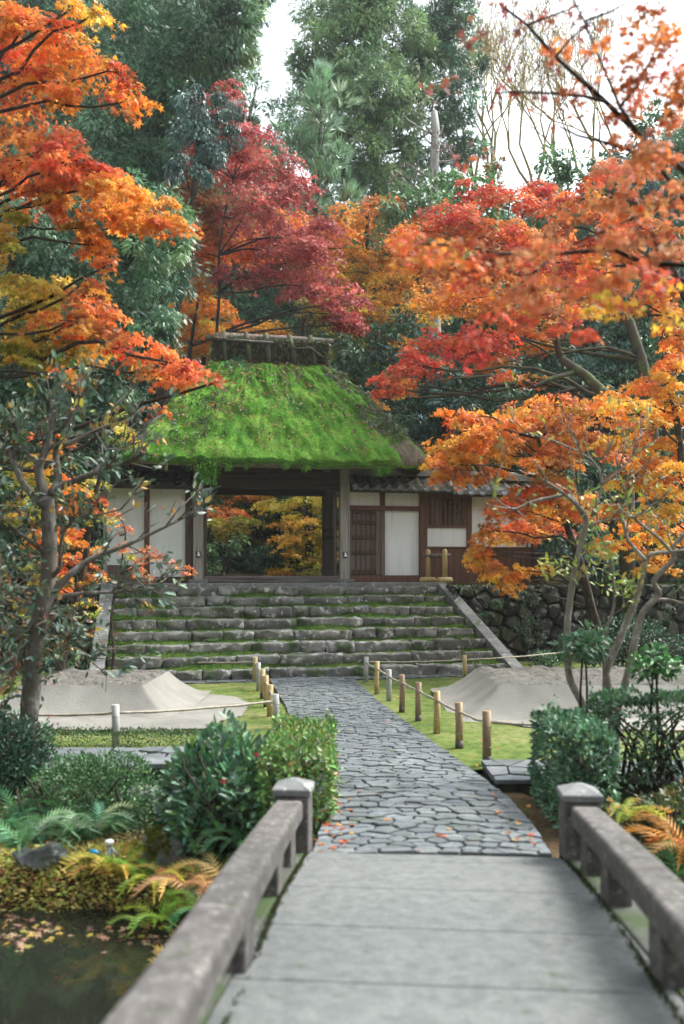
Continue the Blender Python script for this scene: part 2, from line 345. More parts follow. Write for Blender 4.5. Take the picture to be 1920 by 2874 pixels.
# ================================================================== THE SETTING
def axis(lo, hi, fine_lo, fine_hi, fine, k=1.22):
    a = list(np.arange(fine_lo, fine_hi + 1e-6, fine)); d = fine; x = fine_hi
    while x < hi: d *= k; x += d; a.append(x)
    d = fine; x = fine_lo; b = []
    while x > lo: d *= k; x -= d; b.append(x)
    return b[::-1] + a
def sheet(name, xs, ys, f, mat, keep=None):
    mb = MB(); nx = len(xs); V = [(x, y, f(x, y)) for y in ys for x in xs]
    Fq = [(j * nx + i, j * nx + i + 1, (j + 1) * nx + i + 1, (j + 1) * nx + i) for j in range(len(ys) - 1) for i in range(nx - 1)
          if keep is None or keep((xs[i] + xs[i + 1]) / 2, (ys[j] + ys[j + 1]) / 2)]
    mb.add(V, Fq); o = mb.build(name, mat, smooth=True); return tag(o, kind='structure')
def lump(x, y): return .025 * mnoise.noise((x * 1.3, y * 1.3, 5)) + .012 * mnoise.noise((x * 4, y * 4, 1))
sheet('ground', axis(-500, 500, -8, 10, .16), axis(-60, 700, 4, 22, .16), lambda x, y: H(x, y) - .03 + lump(x, y) * .5, FLOOR)
lx = list(np.arange(-9, 9.01, .15)); ly = list(np.arange(7.5, 18.8, .15))
def lawn_keep(x, y):
    u, v = guv(x, y); return v < 2.15 and not (pin(PL, y) + .08 < x < pin(PR, y) - .08 and y < 15.4) and y > 7.75 + .25 * mnoise.noise((x, 0, 7))
sheet('lawn', lx, ly, lambda x, y: gz(y) + .014 + lump(x, y) if guv(x, y)[1] < 2.3 else 0, GMOSS, lawn_keep)
sheet('water', list(np.arange(-14, 14.1, 1.0)), list(np.arange(-14, 7.1, 1.0)), lambda x, y: -.34, WATER)

# stone path: irregular cut stones in a dark bed
def voronoi(pts, x0, x1, y0, y1, rad):
    cells = []; P = np.array(pts)
    for i, p in enumerate(P):
        poly = [(x0, y0), (x1, y0), (x1, y1), (x0, y1)]
        d = np.hypot(P[:, 0] - p[0], P[:, 1] - p[1]); near = [j for j in np.argsort(d)[1:26] if d[j] < rad]
        for j in near:
            q = P[j]; mx, my = (p + q) / 2; nx, ny = q - p; out = []
            for a in range(len(poly)):
                A, B = poly[a], poly[(a + 1) % len(poly)]
                da = (A[0] - mx) * nx + (A[1] - my) * ny; db = (B[0] - mx) * nx + (B[1] - my) * ny
                if da <= 0: out.append(A)
                if da * db < 0: t = da / (da - db); out.append((A[0] + t * (B[0] - A[0]), A[1] + t * (B[1] - A[1])))
            poly = out
            if len(poly) < 3: break
        if len(poly) >= 3: cells.append((tuple(p), poly))
    return cells
def poisson(x0, x1, y0, y1, r, n=16000):
    pts = []
    for _ in range(n):
        q = (random.uniform(x0, x1), random.uniform(y0, y1))
        rr = r * random.choice((.8, .9, 1.1, 1.5, 1.9))
        if all((q[0] - a) ** 2 + (q[1] - b) ** 2 > rr * rr for a, b in pts): pts.append(q)
    return pts
def shrink(poly, d):
    cx = sum(p[0] for p in poly) / len(poly); cy = sum(p[1] for p in poly) / len(poly); out = []
    for x, y in poly:
        l = math.hypot(x - cx, y - cy) + 1e-6; k_ = max(1 - d / l, .25); out.append((cx + (x - cx) * k_, cy + (y - cy) * k_))
    return out
def chaikin(poly, t=.22):
    out = []
    for i in range(len(poly)):
        a, b = poly[i], poly[(i + 1) % len(poly)]
        out += [(a[0] + (b[0] - a[0]) * t, a[1] + (b[1] - a[1]) * t), (b[0] + (a[0] - b[0]) * t, b[1] + (a[1] - b[1]) * t)]
    return out
def slabs(name, x0, x1, y0, y1, r, warp, joint, hgt, mat, seed, tone=(.7, 1.15)):
    random.seed(seed); mb = MB()
    for c, poly in voronoi(poisson(x0, x1, y0, y1, r), x0, x1, y0, y1, r * 4):
        poly = chaikin(shrink(poly, joint * random.uniform(.6, 1.9)), .05); t = random.uniform(*tone); h = hgt + random.uniform(-.006, .008); col = (t * random.uniform(.95, 1.05), t, t * random.uniform(.96, 1.06))
        tx, ty = random.gauss(0, .018), random.gauss(0, .018)
        zt = lambda q, e: e + (q[0] - c[0]) * tx + (q[1] - c[1]) * ty
        rings = [[warp(p[0], p[1], 0) for p in poly], [warp(p[0], p[1], zt(p, h - .004)) for p in poly], [warp(p[0], p[1], zt(p, h)) for p in shrink(poly, .004)]]
        mb.loft(rings, 0, False, True, col)
    return mb
PWD = .92
def pwarp(s_, y, h):
    a, b = pin(PL, y), pin(PR, y); return (a + (b - a) * s_ / PWD, y, gz(y) + .012 + h + .02 * math.sin(3.14 * s_ / PWD))
tag(slabs('path', 0, PWD, 5.2, 15.5, .075, pwarp, .0055, .035, PAVE, 3, (.7, 1.25)).build('path', PAVE), kind='structure')
sheet('path_bed', [i * PWD / 10 for i in range(11)], list(np.arange(5.1, 15.7, .2)), lambda s_, y: 0, JOINT)
bedo = bpy.data.objects['path_bed']
for v_ in bedo.data.vertices: v_.co = pwarp(v_.co.x, min(max(v_.co.y, 5.1), 15.65), .012)
# paving strip at the foot of the stairs
def fwarp(u, v, h): p = gw(u, v, gz(15.5) + .01 + h); return tuple(p)
tag(slabs('foot_paving', -3.1, 3.9, -.42, -.03, .19, fwarp, .012, .03, PAVE, 5, (.45, .8)).build('foot_paving', PAVE), kind='structure')

# ================================================================== STAIRS
TR, RI = .36, .2
def uL(v): return -3.43 + .024 * v
def uR(v): return 3.785 - .204 * v
st_ = gthing('stone_stairs', 'wide flight of mossy cut stone steps rising to the gate', 'stairs', 0, 0, 0)
mossf = Foliage()
random.seed(21)
for kk in range(1, 9):
    v0 = (kk - 1) * TR; mb = MB(); u = uL(v0) + .02; z1 = kk * RI; end = uR(v0) - .02; zoff = .015 * random.uniform(-1, 1)
    while u < end - .05:
        w = random.choice((.34, .45, .6, .75, .95, 1.2)) * random.uniform(.9, 1.1)
        if end - u - w < .35: w = end - u
        t = random.uniform(.65, 1.35); hj = random.uniform(-.022, .012)
        mb.rock((u + w / 2, v0 + .25 + random.uniform(-.02, .02), z1 - .095 + hj), w - .003, .54, .19, seed=kk * 20 + u, rnd=.17, amp=.045, n=8, col=(t, t * random.uniform(.97, 1.02), t * random.uniform(.93, 1.04)), fr=3.2)
        # moss in the joint where the next riser meets the tread
        u += w
    mb.build('step', STEP, st_, smooth=True)
    MB().box(uL(v0) + .02, end, v0 + .1, v0 + TR + .2, z1 - RI - .08, z1 - .09).build('backing', JOINT, st_)
    # moss bank along the back of the tread
    m2 = MB(); us = np.arange(uL(v0) + .05, end - .04, .07); rows = []
    for q in us:
        e = abs((q - (uL(v0) + end) / 2) / ((end - uL(v0)) / 2)); dens = .55 + .75 * mnoise.noise((q * .9, kk * 3.3, 0)) + .8 * max(e - .78, 0) * 4 * .5
        d = max(.06, .22 * dens); h = max(.025, .1 * dens)
        vb = v0 + TR + .035; rows.append([gwl for gwl in ((q, vb - d - .03, z1 - .03), (q, vb - d * .5, z1 + h * .5), (q, vb, z1 + h), (q, vb + .05, z1 - .03))])
        if kk < 8 or True:
            for _ in range(int(22 * max(dens, 0))):
                p = (q + random.uniform(-.04, .04), vb - random.uniform(0, d), z1 + h * random.uniform(.2, .9)); mossf.put([p], [(random.gauss(0, .5), -.6, 1)], [(1, 0, .1)], [random.uniform(.02, .045)], palcol([(.05, .13, .02), (.1, .2, .03), (.16, .24, .05)], 1), TUFT)
    m2.add([p for r_ in rows for p in r_], [(i * 4 + j, (i + 1) * 4 + j, (i + 1) * 4 + j + 1, i * 4 + j + 1) for i in range(len(rows) - 1) for j in range(3)])
    if kk < 8: m2.build('moss_strip', DMOSS, st_, smooth=True)
# moss banks in the corners against the kerbs
for sgn, ufn in ((-1, uL), (1, uR)):
    for kk in range(1, 8):
        for _ in range(260):
            v = (kk - 1) * TR + random.uniform(.06, .36); d = abs(random.gauss(0, .22 if sgn < 0 else .3)); u = ufn(v) - sgn * d
            mossf.put([(u, v, kk * RI - .01)], [(random.gauss(0, .4), random.gauss(0, .4) - .3, 1)], [(1, 0, .1)], [random.uniform(.03, .07)], palcol([(.05, .13, .02), (.1, .2, .03), (.17, .24, .05)], 1), TUFT)
tag(mossf.build('moss_tufts', MOSSL, st_), kind='stuff')
for ufn, sg in ((uL, -1), (uR, 1)):
    mb = MB(); n = 5; bnd = [(-.3 + (2.52 + .3) * i / n) for i in range(n + 1)]
    for a, b in zip(bnd, bnd[1:]):
        f = lambda v: .06 + (v + .3) * (1.66 - .06) / 2.82
        A, B = a + .004, b - .004
        def q(v, o, dz): return (ufn(v) + sg * o, v, f(v) + dz)
        mb.add([q(A, 0, -.3), q(A, .24, -.3), q(A, .24, 0), q(A, 0, 0), q(B, 0, -.3), q(B, .24, -.3), q(B, .24, 0), q(B, 0, 0)],
               [(0, 1, 2, 3), (7, 6, 5, 4), (0, 4, 5, 1), (1, 5, 6, 2), (2, 6, 7, 3), (3, 7, 4, 0)] if sg > 0 else [(3, 2, 1, 0), (4, 5, 6, 7), (1, 5, 4, 0), (2, 6, 5, 1), (3, 7, 6, 2), (0, 4, 7, 3)])
    mb.build('sloping_kerb', KERB, st_, bevel=.012)
mb = MB(); u = -3.62; random.seed(5)
while u < 3.45:
    w = random.uniform(1.1, 1.9); w = min(w, 3.45 - u)
    if 3.45 - u - w < .5: w = 3.45 - u
    mb.box(u + .003, u + w - .003, 2.53, 3.05, 1.5, 1.672); u += w
mb.box(-3.62, 3.45, 3.056, 6.2, 1.5, 1.669)
mb.build('landing', GRAN, st_, bevel=.01)

# retaining walls of rough stones
def retaining(name, label, u0, u1, v, zt, seed):
    t = gthing(name, label, 'stone wall', u0, v, 0); random.seed(seed); mb = MB()
    for c, poly in voronoi(poisson(u0, u1, -.05, zt, .3), u0, u1, -.1, zt, 1.6):
        tt = random.choice((.5, .7, .9, 1.2, 1.7)) * random.uniform(.9, 1.1); col = (tt, tt * random.uniform(.96, 1.03), tt * random.uniform(.9, 1.06)); p1 = chaikin(shrink(poly, .008), .12); dep = random.uniform(.0, .09)
        rings = [[(x - u0, .35, z) for x, z in p1], [(x - u0, .03, z) for x, z in p1],
                 [(x - u0, -.05 - dep * .5 + .02 * mnoise.noise((x * 5, z * 5, 1)), z) for x, z in shrink(p1, .025)],
                 [(x - u0, -.075 - dep + .05 * mnoise.noise((x * 5, z * 5, seed)), z) for x, z in shrink(p1, .035)],
                 [(x - u0, -.1 - dep + .05 * mnoise.noise((x * 6, z * 6, seed)), z) for x, z in shrink(p1, .11)]]
        mb.loft(rings, 0, False, True, col)
    mb.build('stones', WALLST, t, smooth=False)
    MB().box(0, u1 - u0, .25, .42, -.1, zt - .02).build('earth_core', JOINT, t)
    fo = Foliage()
    for i in range(int((u1 - u0) * 420)):
        p = (random.uniform(0, u1 - u0), random.uniform(-.12, .4), zt - .03 + random.uniform(-.06, .02)); fo.put([p], [(random.gauss(0, .5), random.uniform(-.9, .2), 1)], [(1, 0, .1)], [random.uniform(.03, .08)], palcol([(.03, .07, .015), (.06, .12, .025), (.11, .11, .04)], 1), TUFT)
    tag(fo.build('moss_edge', MOSSL, t), kind='stuff')
    fo = Foliage(); n = int((u1 - u0) * 900); x = rng.uniform(0, u1 - u0, n); z = rng.uniform(0, zt, n); k_ = np.array([mnoise.noise((a * .9 + seed, b * 1.3, 2)) + .35 * mnoise.noise((a * 4, b * 4, 5)) for a, b in zip(x, z)]) > .16; x, z = x[k_], z[k_]; n = len(x)
    fo.put(np.column_stack([x, -.17 - rng.random(n) * .1, z]), np.column_stack([rng.normal(0, .6, n), np.full(n, -.4), rng.normal(-.6, .5, n)]), np.tile((0, -1, .4), (n, 1)) + rng.normal(0, .4, (n, 3)), rng.uniform(.04, .1, n), palcol([(.03, .075, .04), (.05, .11, .05), (.08, .14, .07), (.1, .09, .04)], n), OV)
    tag(fo.build('creepers', GLOSS, t), kind='stuff'); return t
retaining('retaining_wall', 'dark rough stone retaining wall right of the stairs', 3.42, 10.5, 2.2, 1.63, 31)
retaining('retaining_wall', 'dark stone retaining wall left of the stairs behind the grey trunk', -11.0, -3.66, 2.2, 1.63, 32)

# ================================================================== THE GATE
VG = 3.4
gate = gthing('temple_gate', 'wooden temple gate with bright green mossy thatched roof', 'gate', 0, VG, 1.67)
GO = (0, VG, 1.67)
def gb(mb, name, mat, parent=gate, **k): return mb.build(name, mat, parent, off=GO, **k)
UP1, UP2 = U(556, VG), U(966, VG)
for up_, dark in ((UP1, -1), (UP2, 1)):
    p = gb(MB().box(up_ - .105, up_ + .105, VG - .1, VG + .1, 1.73, 4.3), 'post', WOODG, bevel=.012)
    gb(MB().rock((up_, VG, 1.70), .4, .36, .09, seed=up_, rnd=.2, amp=.015, n=5), 'base_stone', GRAN, smooth=True)
    # iron fitting with a white bell shaped cover
    zf = Zp(556, 1554, VG); mb = MB().box(up_ - .045, up_ + .045, VG - .116, VG - .099, zf - .085, zf + .05)
    pl = gb(mb, 'iron_plate', IRON, p, bevel=.004)
    prof = [(0, .055), (.012, .05), (.02, .03), (.026, 0), (.034, -.03), (.038, -.045)]
    mb = MB(); n = 12; V = [(up_ + .002 + r_ * math.cos(a), VG - .117 - max(0, r_ * .9 * -math.sin(a)), zf - .01 + z) for r_, z in prof for a in [math.pi * i / (n - 1) + math.pi for i in range(n)]]
    mb.add(V, [(i * n + j, i * n + j + 1, (i + 1) * n + j + 1, (i + 1) * n + j) for i in range(len(prof) - 1) for j in range(n - 1)] + [tuple((len(prof) - 1) * n + j for j in range(n))])
    gb(mb, 'bell_cover', ENAM, pl, smooth=False)
for up_ in (UP1, UP2):   # rear posts
    gb(MB().box(up_ - .09, up_ + .09, 5.3, 5.48, 1.67, 4.3), 'post', WOODG, bevel=.01)
zb0, zb1 = 3.66, 3.85
gb(MB().box(UP1 + .108, UP2 - .108, VG - .09, VG + .08, zb0, zb1), 'lintel', WOODX, bevel=.01)
gb(MB().box(UP1 + .108, UP2 - .108, VG - .05, VG + .05, zb1 + .002, 4.06), 'transom_board', WOODX, bevel=.006)
gb(MB().box(UP1 + .12, UP2 - .12, VG - .08, VG + .09, 1.672, 1.815), 'threshold', WOODH, bevel=.015)
gb(MB().box(UP1 - 2.0, UP2 + 2.0, VG - .09, VG + .1, 4.10, 4.32), 'eave_beam', WOODX, bevel=.01)
gb(MB().box(UP1 + .11, UP2 - .11, 5.32, 5.46, 3.7, 3.95), 'rear_lintel', WOODX, bevel=.01)
# door leaves, folded back into the passage
for uu, sg in ((UP2 - .155, -1), (UP1 + .135, 1)):
    d = gb(MB().box(uu - .022, uu + .022, VG + .12, VG + 1.52, 1.83, 3.64), 'door_leaf', WOODP, bevel=.004)
    mb = MB(); f = uu + sg * .022
    for va, vb in ((.12, .22), (1.42, 1.52)): mb.box(min(f, f + sg * .03), max(f, f + sg * .03), VG + va, VG + vb, 1.83, 3.64)
    for za, zb in ((1.83, 1.95), (3.54, 3.64)): mb.box(min(f, f + sg * .028), max(f, f + sg * .028), VG + .222, VG + 1.418, za, zb)
    gb(mb, 'door_frame', WOODP, d, bevel=.004)
    mb = MB()
    for i in range(1, 8): va = .22 + 1.2 * i / 8; mb.box(min(f, f + sg * .008), max(f, f + sg * .008), VG + va - .014, VG + va + .014, 1.952, 3.538)
    gb(mb, 'cover_strip', WOODP, d)
    mb = MB()
    for za in (2.63, 2.82): mb.box(min(f, f + sg * .035), max(f, f + sg * .035), VG + .224, VG + 1.416, za, za + .055)
    gb(mb, 'rail', WOODX, d, bevel=.004)
    gb(MB().box(uu - .04, uu + .04, VG + .115, VG + 1.53, 1.672, 1.825), 'door_shoe', WOODX, bevel=.01)
# ---- thatched hip roof
CU, CV, HU, HV = -.05, 4.15, 3.13, 1.95
RU0, RU1, RV, RZ = U(594, 4.15), U(913, 4.15), .38, 6.42
def rrect(cu, cv, hu, hv, z, rad, n=200):
    pts = []; rad = min(rad, hu * .95, hv * .95); L1, L2 = 2 * (hu - rad), 2 * (hv - rad); arc = math.pi * rad / 2; tot = 2 * L1 + 2 * L2 + 4 * arc
    for i in range(n):
        s = tot * i / n
        for (kind, ln, a) in (('l', L1, (-hu + rad, -hv, 1, 0)), ('c', arc, (hu - rad, -hv + rad, -90)), ('l', L2, (hu, -hv + rad, 0, 1)), ('c', arc, (hu - rad, hv - rad, 0)), ('l', L1, (hu - rad, hv, -1, 0)), ('c', arc, (-hu + rad, hv - rad, 90)), ('l', L2, (-hu, hv - rad, 0, -1)), ('c', arc, (-hu + rad, -hv + rad, 180))):
            if s <= ln + 1e-9:
                if kind == 'l': pts.append((cu + a[0] + a[2] * s, cv + a[1] + a[3] * s, z))
                else: an = R(a[2]) + s / max(rad, 1e-6); pts.append((cu + a[0] + rad * math.cos(an), cv + a[1] + rad * math.sin(an), z))
                break
            s -= ln
    return pts
def roof_pt(s, uf, side=0):
    """front slope: s 0 eave .. 1 ridge, uf -1..1 across"""
    prof = s + .1 * s * (1 - s) * -1.0
    cu = CU + ((RU0 + RU1) / 2 - CU) * s; hu = HU + ((RU1 - RU0) / 2 - HU) * (s ** .93); hv = HV + (RV - HV) * s
    z = 4.1 + (RZ - 4.1) * (s + .10 * math.sin(math.pi * s) * .6) + (.17 if uf > 0 else .04) * abs(uf) ** 3.5 * (1 - s) ** 2
    return Vector((cu + hu * uf, CV - hv, z))
def curl(p): e = min(1, abs((p[0] - CU) / HU)) * min(1, abs((p[1] - CV) / HV)); return (.17 if p[0] > CU else .04) * e ** 3
rings = []
for hu, hv, z in ((HU - 1.0, HV - 1.0, 4.55), (HU - .62, HV - .62, 4.24), (HU - .5, HV - .5, 4.10), (HU - .3, HV - .3, 4.0), (HU - .1, HV - .1, 3.985)):
    rings.append([(p[0], p[1], p[2] + curl(p) + .02 * mnoise.noise((p[0] * 3, p[1] * 3, 0))) for p in rrect(CU, CV, hu, hv, z, .25)])
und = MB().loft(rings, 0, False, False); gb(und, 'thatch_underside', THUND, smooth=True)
rings = []; N = 24
for hu, hv, z in ((HU - .1, HV - .1, 3.985), (HU - .02, HV - .02, 4.02)):
    rings.append([(p[0], p[1], p[2] + curl(p)) for p in rrect(CU, CV, hu, hv, z, .25)])
for i in range(N + 1):
    s = i / N; e = roof_pt(s, 0); r1 = roof_pt(s, 1)
    cu = e.x; hu = r1.x - e.x; hv = CV - e.y
    rr = rrect(cu, CV, hu, hv, e.z, .25 * (1 - s) + .06)
    rings.append([(p[0] + .05 * mnoise.noise((p[0] * 1.5, p[1] * 1.5, p[2] * 1.5)), p[1] + .05 * mnoise.noise((p[0] * 2, p[1] * 2, p[2] * 2 + 7)), p[2] + (.17 if p[0] > cu else .04) * (min(1, abs(p[0] - cu) / hu) * min(1, abs(p[1] - CV) / hv)) ** 3 * (1 - s) ** 2 + .05 * mnoise.noise((p[0] * 2.2, p[1] * 2.2, p[2] * 2 + 3))) for p in rr])
roof = gb(MB().loft(rings, 0, False, True), 'thatched_roof', THATCH, smooth=True)
# moss blanket on the front slope: its own lumpy surface that dives under the thatch where the roof is bare
NU, NS = 200, 110
def mossmask(s, uf):
    m = .74 + 1.1 * mnoise.noise((uf * 5, s * 4, 2)) * .5 + .4 * mnoise.noise((uf * 14, s * 10, 4))
    m -= 6.5 * max(0, uf - .63 - .2 * min(s / .4, 1) + .12 * mnoise.noise((s * 9, uf * 9, 5))) * (1 if s < .45 else .6)
    m -= max(0, -.98 - uf) * 8 + max(0, -.6 - uf) * .35
    m -= max(0, s - .93) * 5
    return m
mb = MB(); V = []; MK = np.zeros((NS + 1, NU + 1))
nrm = Vector((0, -(RZ - 4.1), -(RV - HV) * -1)).normalized(); nrm = Vector((0, -.82, .57))
for j in range(NS + 1):
    s = -.035 + 1.0 * j / NS
    for i in range(NU + 1):
        uf = -1.0 + 2.0 * i / NU; m = mossmask(s, uf); MK[j, i] = m
        p = roof_pt(max(s, 0), uf)
        if s < 0: p = p + Vector((0, -.01 - s * .3, s * 3.4 + .03))
        h = max(-.08, min(.14, .13 * m + .028 * mnoise.noise((uf * 26, s * 13, 8)) + .03 * mnoise.noise((uf * 11, s * 9, 4)) + .05 * mnoise.noise((uf * 7, s * 6, 1))))
        if j == 0: h -= .03
        V.append(p + nrm * h)
mb.add(V, [(j * (NU + 1) + i, j * (NU + 1) + i + 1, (j + 1) * (NU + 1) + i + 1, (j + 1) * (NU + 1) + i) for j in range(NS) for i in range(NU)])
moss = tag(gb(mb, 'roof_moss', ROOFMOSS, smooth=True), kind='stuff')
fo = Foliage(); P = []; T = []; K = []; SZ = []
for _ in range(80000):
    uf = random.uniform(-1, 1); s = random.uniform(-.03, .97) if random.random() > .12 else random.uniform(-.035, .02)
    m = mossmask(s, uf) + random.uniform(-.15, .1)
    if m < .12: continue
    p = roof_pt(max(s, 0), uf); i, j = int((uf + 1) / 2 * NU), int((s + .035) * NS)
    p = Vector(V[min(j, NS) * (NU + 1) + i]) - nrm * .012
    P.append(p); T.append(Vector((random.gauss(0, .3), -.55 + random.gauss(0, .25), random.gauss(-.35, .4) - (.5 if s < .02 else 0)))); SZ.append(random.uniform(.016, .04) * (1.15 if s < .03 else 1))
    tone = .46 + .6 * mnoise.noise((uf * 6, s * 5, 12)) + .6 * mnoise.noise((uf * 22, s * 15, 3)) + .22 * uf + random.gauss(0, .14)
    a, b, c = np.array((.05, .17, .03)), np.array((.115, .3, .045)) + np.array((.05, .02, 0)) * max(uf, 0), np.array((.3, .45, .11))
    t = min(max(tone, 0), 1); K.append(a + (b - a) * min(t * 2, 1) + (c - b) * max(t * 2 - 1, 0))
fo.put(P, T, np.tile((1, 0.1, .2), (len(P), 1)), SZ, K, TUFT)
# hanging beard of moss over the left post and small drips along the eave
P = []; T = []; SZ = []; K = []
for (px, w, dz, n) in ((575, .15, .42, 900), (562, .07, .5, 300), (600, .06, .45, 300), (690, .05, .12, 90), (800, .06, .1, 90), (855, .08, .13, 120), (1060, .1, .2, 260), (1085, .07, .16, 200), (640, .06, .16, 120)):
    uc = U(px, CV - HV)
    for _ in range(n):
        t = random.random() ** .8; P.append((uc + random.gauss(0, w * (1 - .6 * t)), CV - HV - .08 + random.gauss(0, .035), 4.06 - t * dz)); T.append((random.gauss(0, .3), -.25, -1)); SZ.append(random.uniform(.03, .06)); K.append(palcol([(.05, .16, .02), (.1, .24, .03), (.16, .3, .05)], 1)[0])
fo.put(P, T, np.tile((1, .2, 0), (len(P), 1)), SZ, K, TUFT)
P = []; T = []; SZ = []
for _ in range(7000):
    s = random.uniform(.1, 1) ** .8; uf = 1 - abs(random.gauss(0, .085)) - .02
    if mnoise.noise((s * 12, uf * 16, 3)) < -.12: continue
    P.append(roof_pt(s, uf) + Vector((0, -.03, .03))); T.append((random.gauss(.1, .5), -.5 + random.gauss(0, .4), random.gauss(.1, .5))); SZ.append(random.uniform(.025, .06))
fo.put(P, T, np.tile((.3, -.5, .6), (len(P), 1)), SZ, palcol([(.24, .31, .19), (.3, .36, .25), (.17, .24, .12), (.2, .3, .08), (.3, .33, .16)], len(P)), TUFT)
tag(fo.build('moss_blades', MOSSL, gate, off=GO), kind='stuff')
# straw ends, weeds, dead leaves on the roof
fo = Foliage(); P = []; T = []; SZ = []
for _ in range(5200):
    uf = random.uniform(.5, 1) if random.random() < .75 else random.uniform(-1, -.75); s = random.uniform(0, .9)
    if mossmask(s, uf) > .3: continue
    P.append(roof_pt(s, uf) + nrm * .015); T.append((uf * .25 + random.gauss(0, .2), -.6, -.75 + random.gauss(0, .2))); SZ.append(random.uniform(.08, .2))
fo.put(P, T, np.tile((.2, -.8, .55), (len(P), 1)), SZ, palcol([(.2, .15, .11), (.3, .25, .2), (.11, .085, .07), (.2, .2, .12)], len(P)), (np.array([(0, -.03, 0), (0, .03, 0), (1, 0, 0.04)]), np.array([(0, 1, 2)])))
P = []; T = []; SZ = []; 
for _ in range(1900):
    uf = random.uniform(-1, .85); s = random.random() ** .8 * .97
    if mnoise.noise((uf * 3, s * 3, 9)) < -.05 and random.random() < .7: continue
    P.append(roof_pt(s, uf) + nrm * .13); T.append((random.gauss(0, 1), -.3, random.gauss(-.3, .5))); SZ.append(random.uniform(.025, .06))
fo.put(P, T, np.tile((0, -.8, .55), (len(P), 1)) + rng.normal(0, .25, (len(P), 3)), SZ, palcol([(.2, .11, .06), (.3, .19, .11), (.12, .07, .045), (.34, .24, .16), (.4, .2, .05)], len(P)), M3)
tag(fo.build('straw_and_dead_leaves', LEAF, gate, off=GO), kind='stuff')
fo = Foliage()
def weed(uf, s, n, size, pal, tm=OV):
    p = roof_pt(s, uf) + nrm * .09; T = [(random.gauss(0, .9), -.5, random.gauss(.5, .6)) for _ in range(n)]
    fo.put([p + Vector((random.gauss(0, size * .5), -.02, random.gauss(0, size * .4))) for _ in range(n)], T, np.tile((0, -.6, .7), (n, 1)) + rng.normal(0, .3, (n, 3)), rng.uniform(.6, 1.1, n) * size, palcol(pal, n), tm)
for _ in range(46): weed(random.uniform(-.97, -.5), random.uniform(.08, .55), 6, .09, [(.07, .13, .05), (.14, .2, .09), (.05, .09, .04)])
for _ in range(30): weed(random.uniform(-.6, .8), random.uniform(.2, .92), 5, .075, [(.05, .1, .035), (.1, .16, .05)])
for _ in range(70): weed(random.uniform(.72, 1.0), random.uniform(.2, .9), 9, .07, [(.17, .2, .13), (.22, .25, .17), (.13, .16, .09)], M3)
weed(.1, .50, 9, .12, [(.33, .4, .22), (.45, .5, .35)]); weed(.17, .46, 6, .1, [(.4, .45, .3)])
weed(-.12, .86, 4, .1, [(.55, .4, .03)]); tag(fo.build('roof_weed', GLOSS, gate, off=GO), kind='stuff')
fo = Foliage()
for (uf, s, L) in ((-.56, .93, .24), (-.66, .86, .22), (-.42, .87, .22), (-.54, .84, .2), (-.6, .9, .2)):
    p = roof_pt(s, uf) + nrm * .08
    for a in (-.9, -.3, .3, .9, 1.6): fo.put([p], [(math.sin(a), -.35, math.cos(a) * .9)], [(0, -.75, .6)], [L * random.uniform(.7, 1)], palcol([(.04, .17, .07), (.06, .21, .09)], 1), frond_t(8, .32))
fo.build('roof_fern', GLOSS, gate, off=GO)
# ridge: straw box, bark logs and poles
rb = MB(); z0, z1 = RZ - .04, 7.09
rr = []
for i, z in enumerate(np.linspace(z0, z1, 8)):
    rr.append([(p[0] + .035 * mnoise.noise((p[0] * 5, p[1] * 5, z * 5)), p[1] + .045 * mnoise.noise((p[0] * 6, p[1] * 5, z * 6 + 3)), p[2]) for p in rrect((RU0 + RU1) / 2, CV, (RU1 - RU0) / 2 - .05, RV - .02 - .02 * i, z, .08, 90)])
rb.loft(rr); rdg = gb(rb, 'ridge', THATCH, smooth=True)
gb(MB().box(RU0 - .02, RU1 + .02, CV - RV - .045, CV - RV - .015, RZ - .02, RZ + .1), 'ridge_board', WOODR, rdg, bevel=.006)
for px, dx in ((628, .02), (692, .05), (748, .04), (813, .1), (873, .06)):
    a = U(px, CV - RV); gb(MB().tube([(a, CV - RV + .1, 7.08), (a + dx * .5, CV - RV - .06, 6.8), (a + dx, CV - RV - .13, 6.4)], [.055, .06, .062], 9, lump=.25), 'ridge_log', BARKM, rdg, smooth=True)
gb(MB().tube([(RU0 - .15, CV - RV + .1, Zp(585, 948, CV - RV + .1)), ((RU0 + RU1) / 2, CV - RV + .08, Zp(760, 951, CV - RV + .1)), (RU1 + .12, CV - RV + .1, Zp(915, 958, CV - RV + .1))], [.055, .06, .065], 9, lump=.12), 'ridge_pole', POLE, rdg, smooth=True)
gb(MB().tube([(RU0 - .12, CV + RV - .1, 7.08), (RU1 + .1, CV + RV - .1, 7.06)], [.05, .05], 8), 'ridge_pole', LOG, rdg, smooth=True)
gb(MB().tube([(RU0 - .03, CV - RV - .14, 6.86), (U(765, CV - RV), CV - RV - .12, 6.85)], [.028, .03], 7, lump=.1), 'ridge_cane', POLE, rdg, smooth=True)
gb(MB().tube([(U(820, CV - RV), CV - RV - .14, 6.74), (U(868, CV - RV), CV - RV - .15, 6.78), (U(905, CV - RV), CV - RV - .16, 6.56)], [.02, .022, .02], 7, lump=.1), 'ridge_cane', LOG, rdg, smooth=True)
fo = Foliage(); n = 2600
fo.put(np.column_stack([rng.uniform(RU0, RU1, n), np.full(n, CV - RV - .03), rng.uniform(6.45, 6.95, n)]), np.column_stack([rng.normal(0, .35, n), np.full(n, -.5), rng.normal(-.8, .5, n)]), np.tile((1, .1, 0), (n, 1)), rng.uniform(.05, .16, n), palcol([(.09, .1, .04), (.2, .17, .125), (.07, .14, .035), (.28, .23, .18)], n), TUFT)
tag(fo.build('ridge_straw', MOSSL, gate, off=GO), kind='stuff')
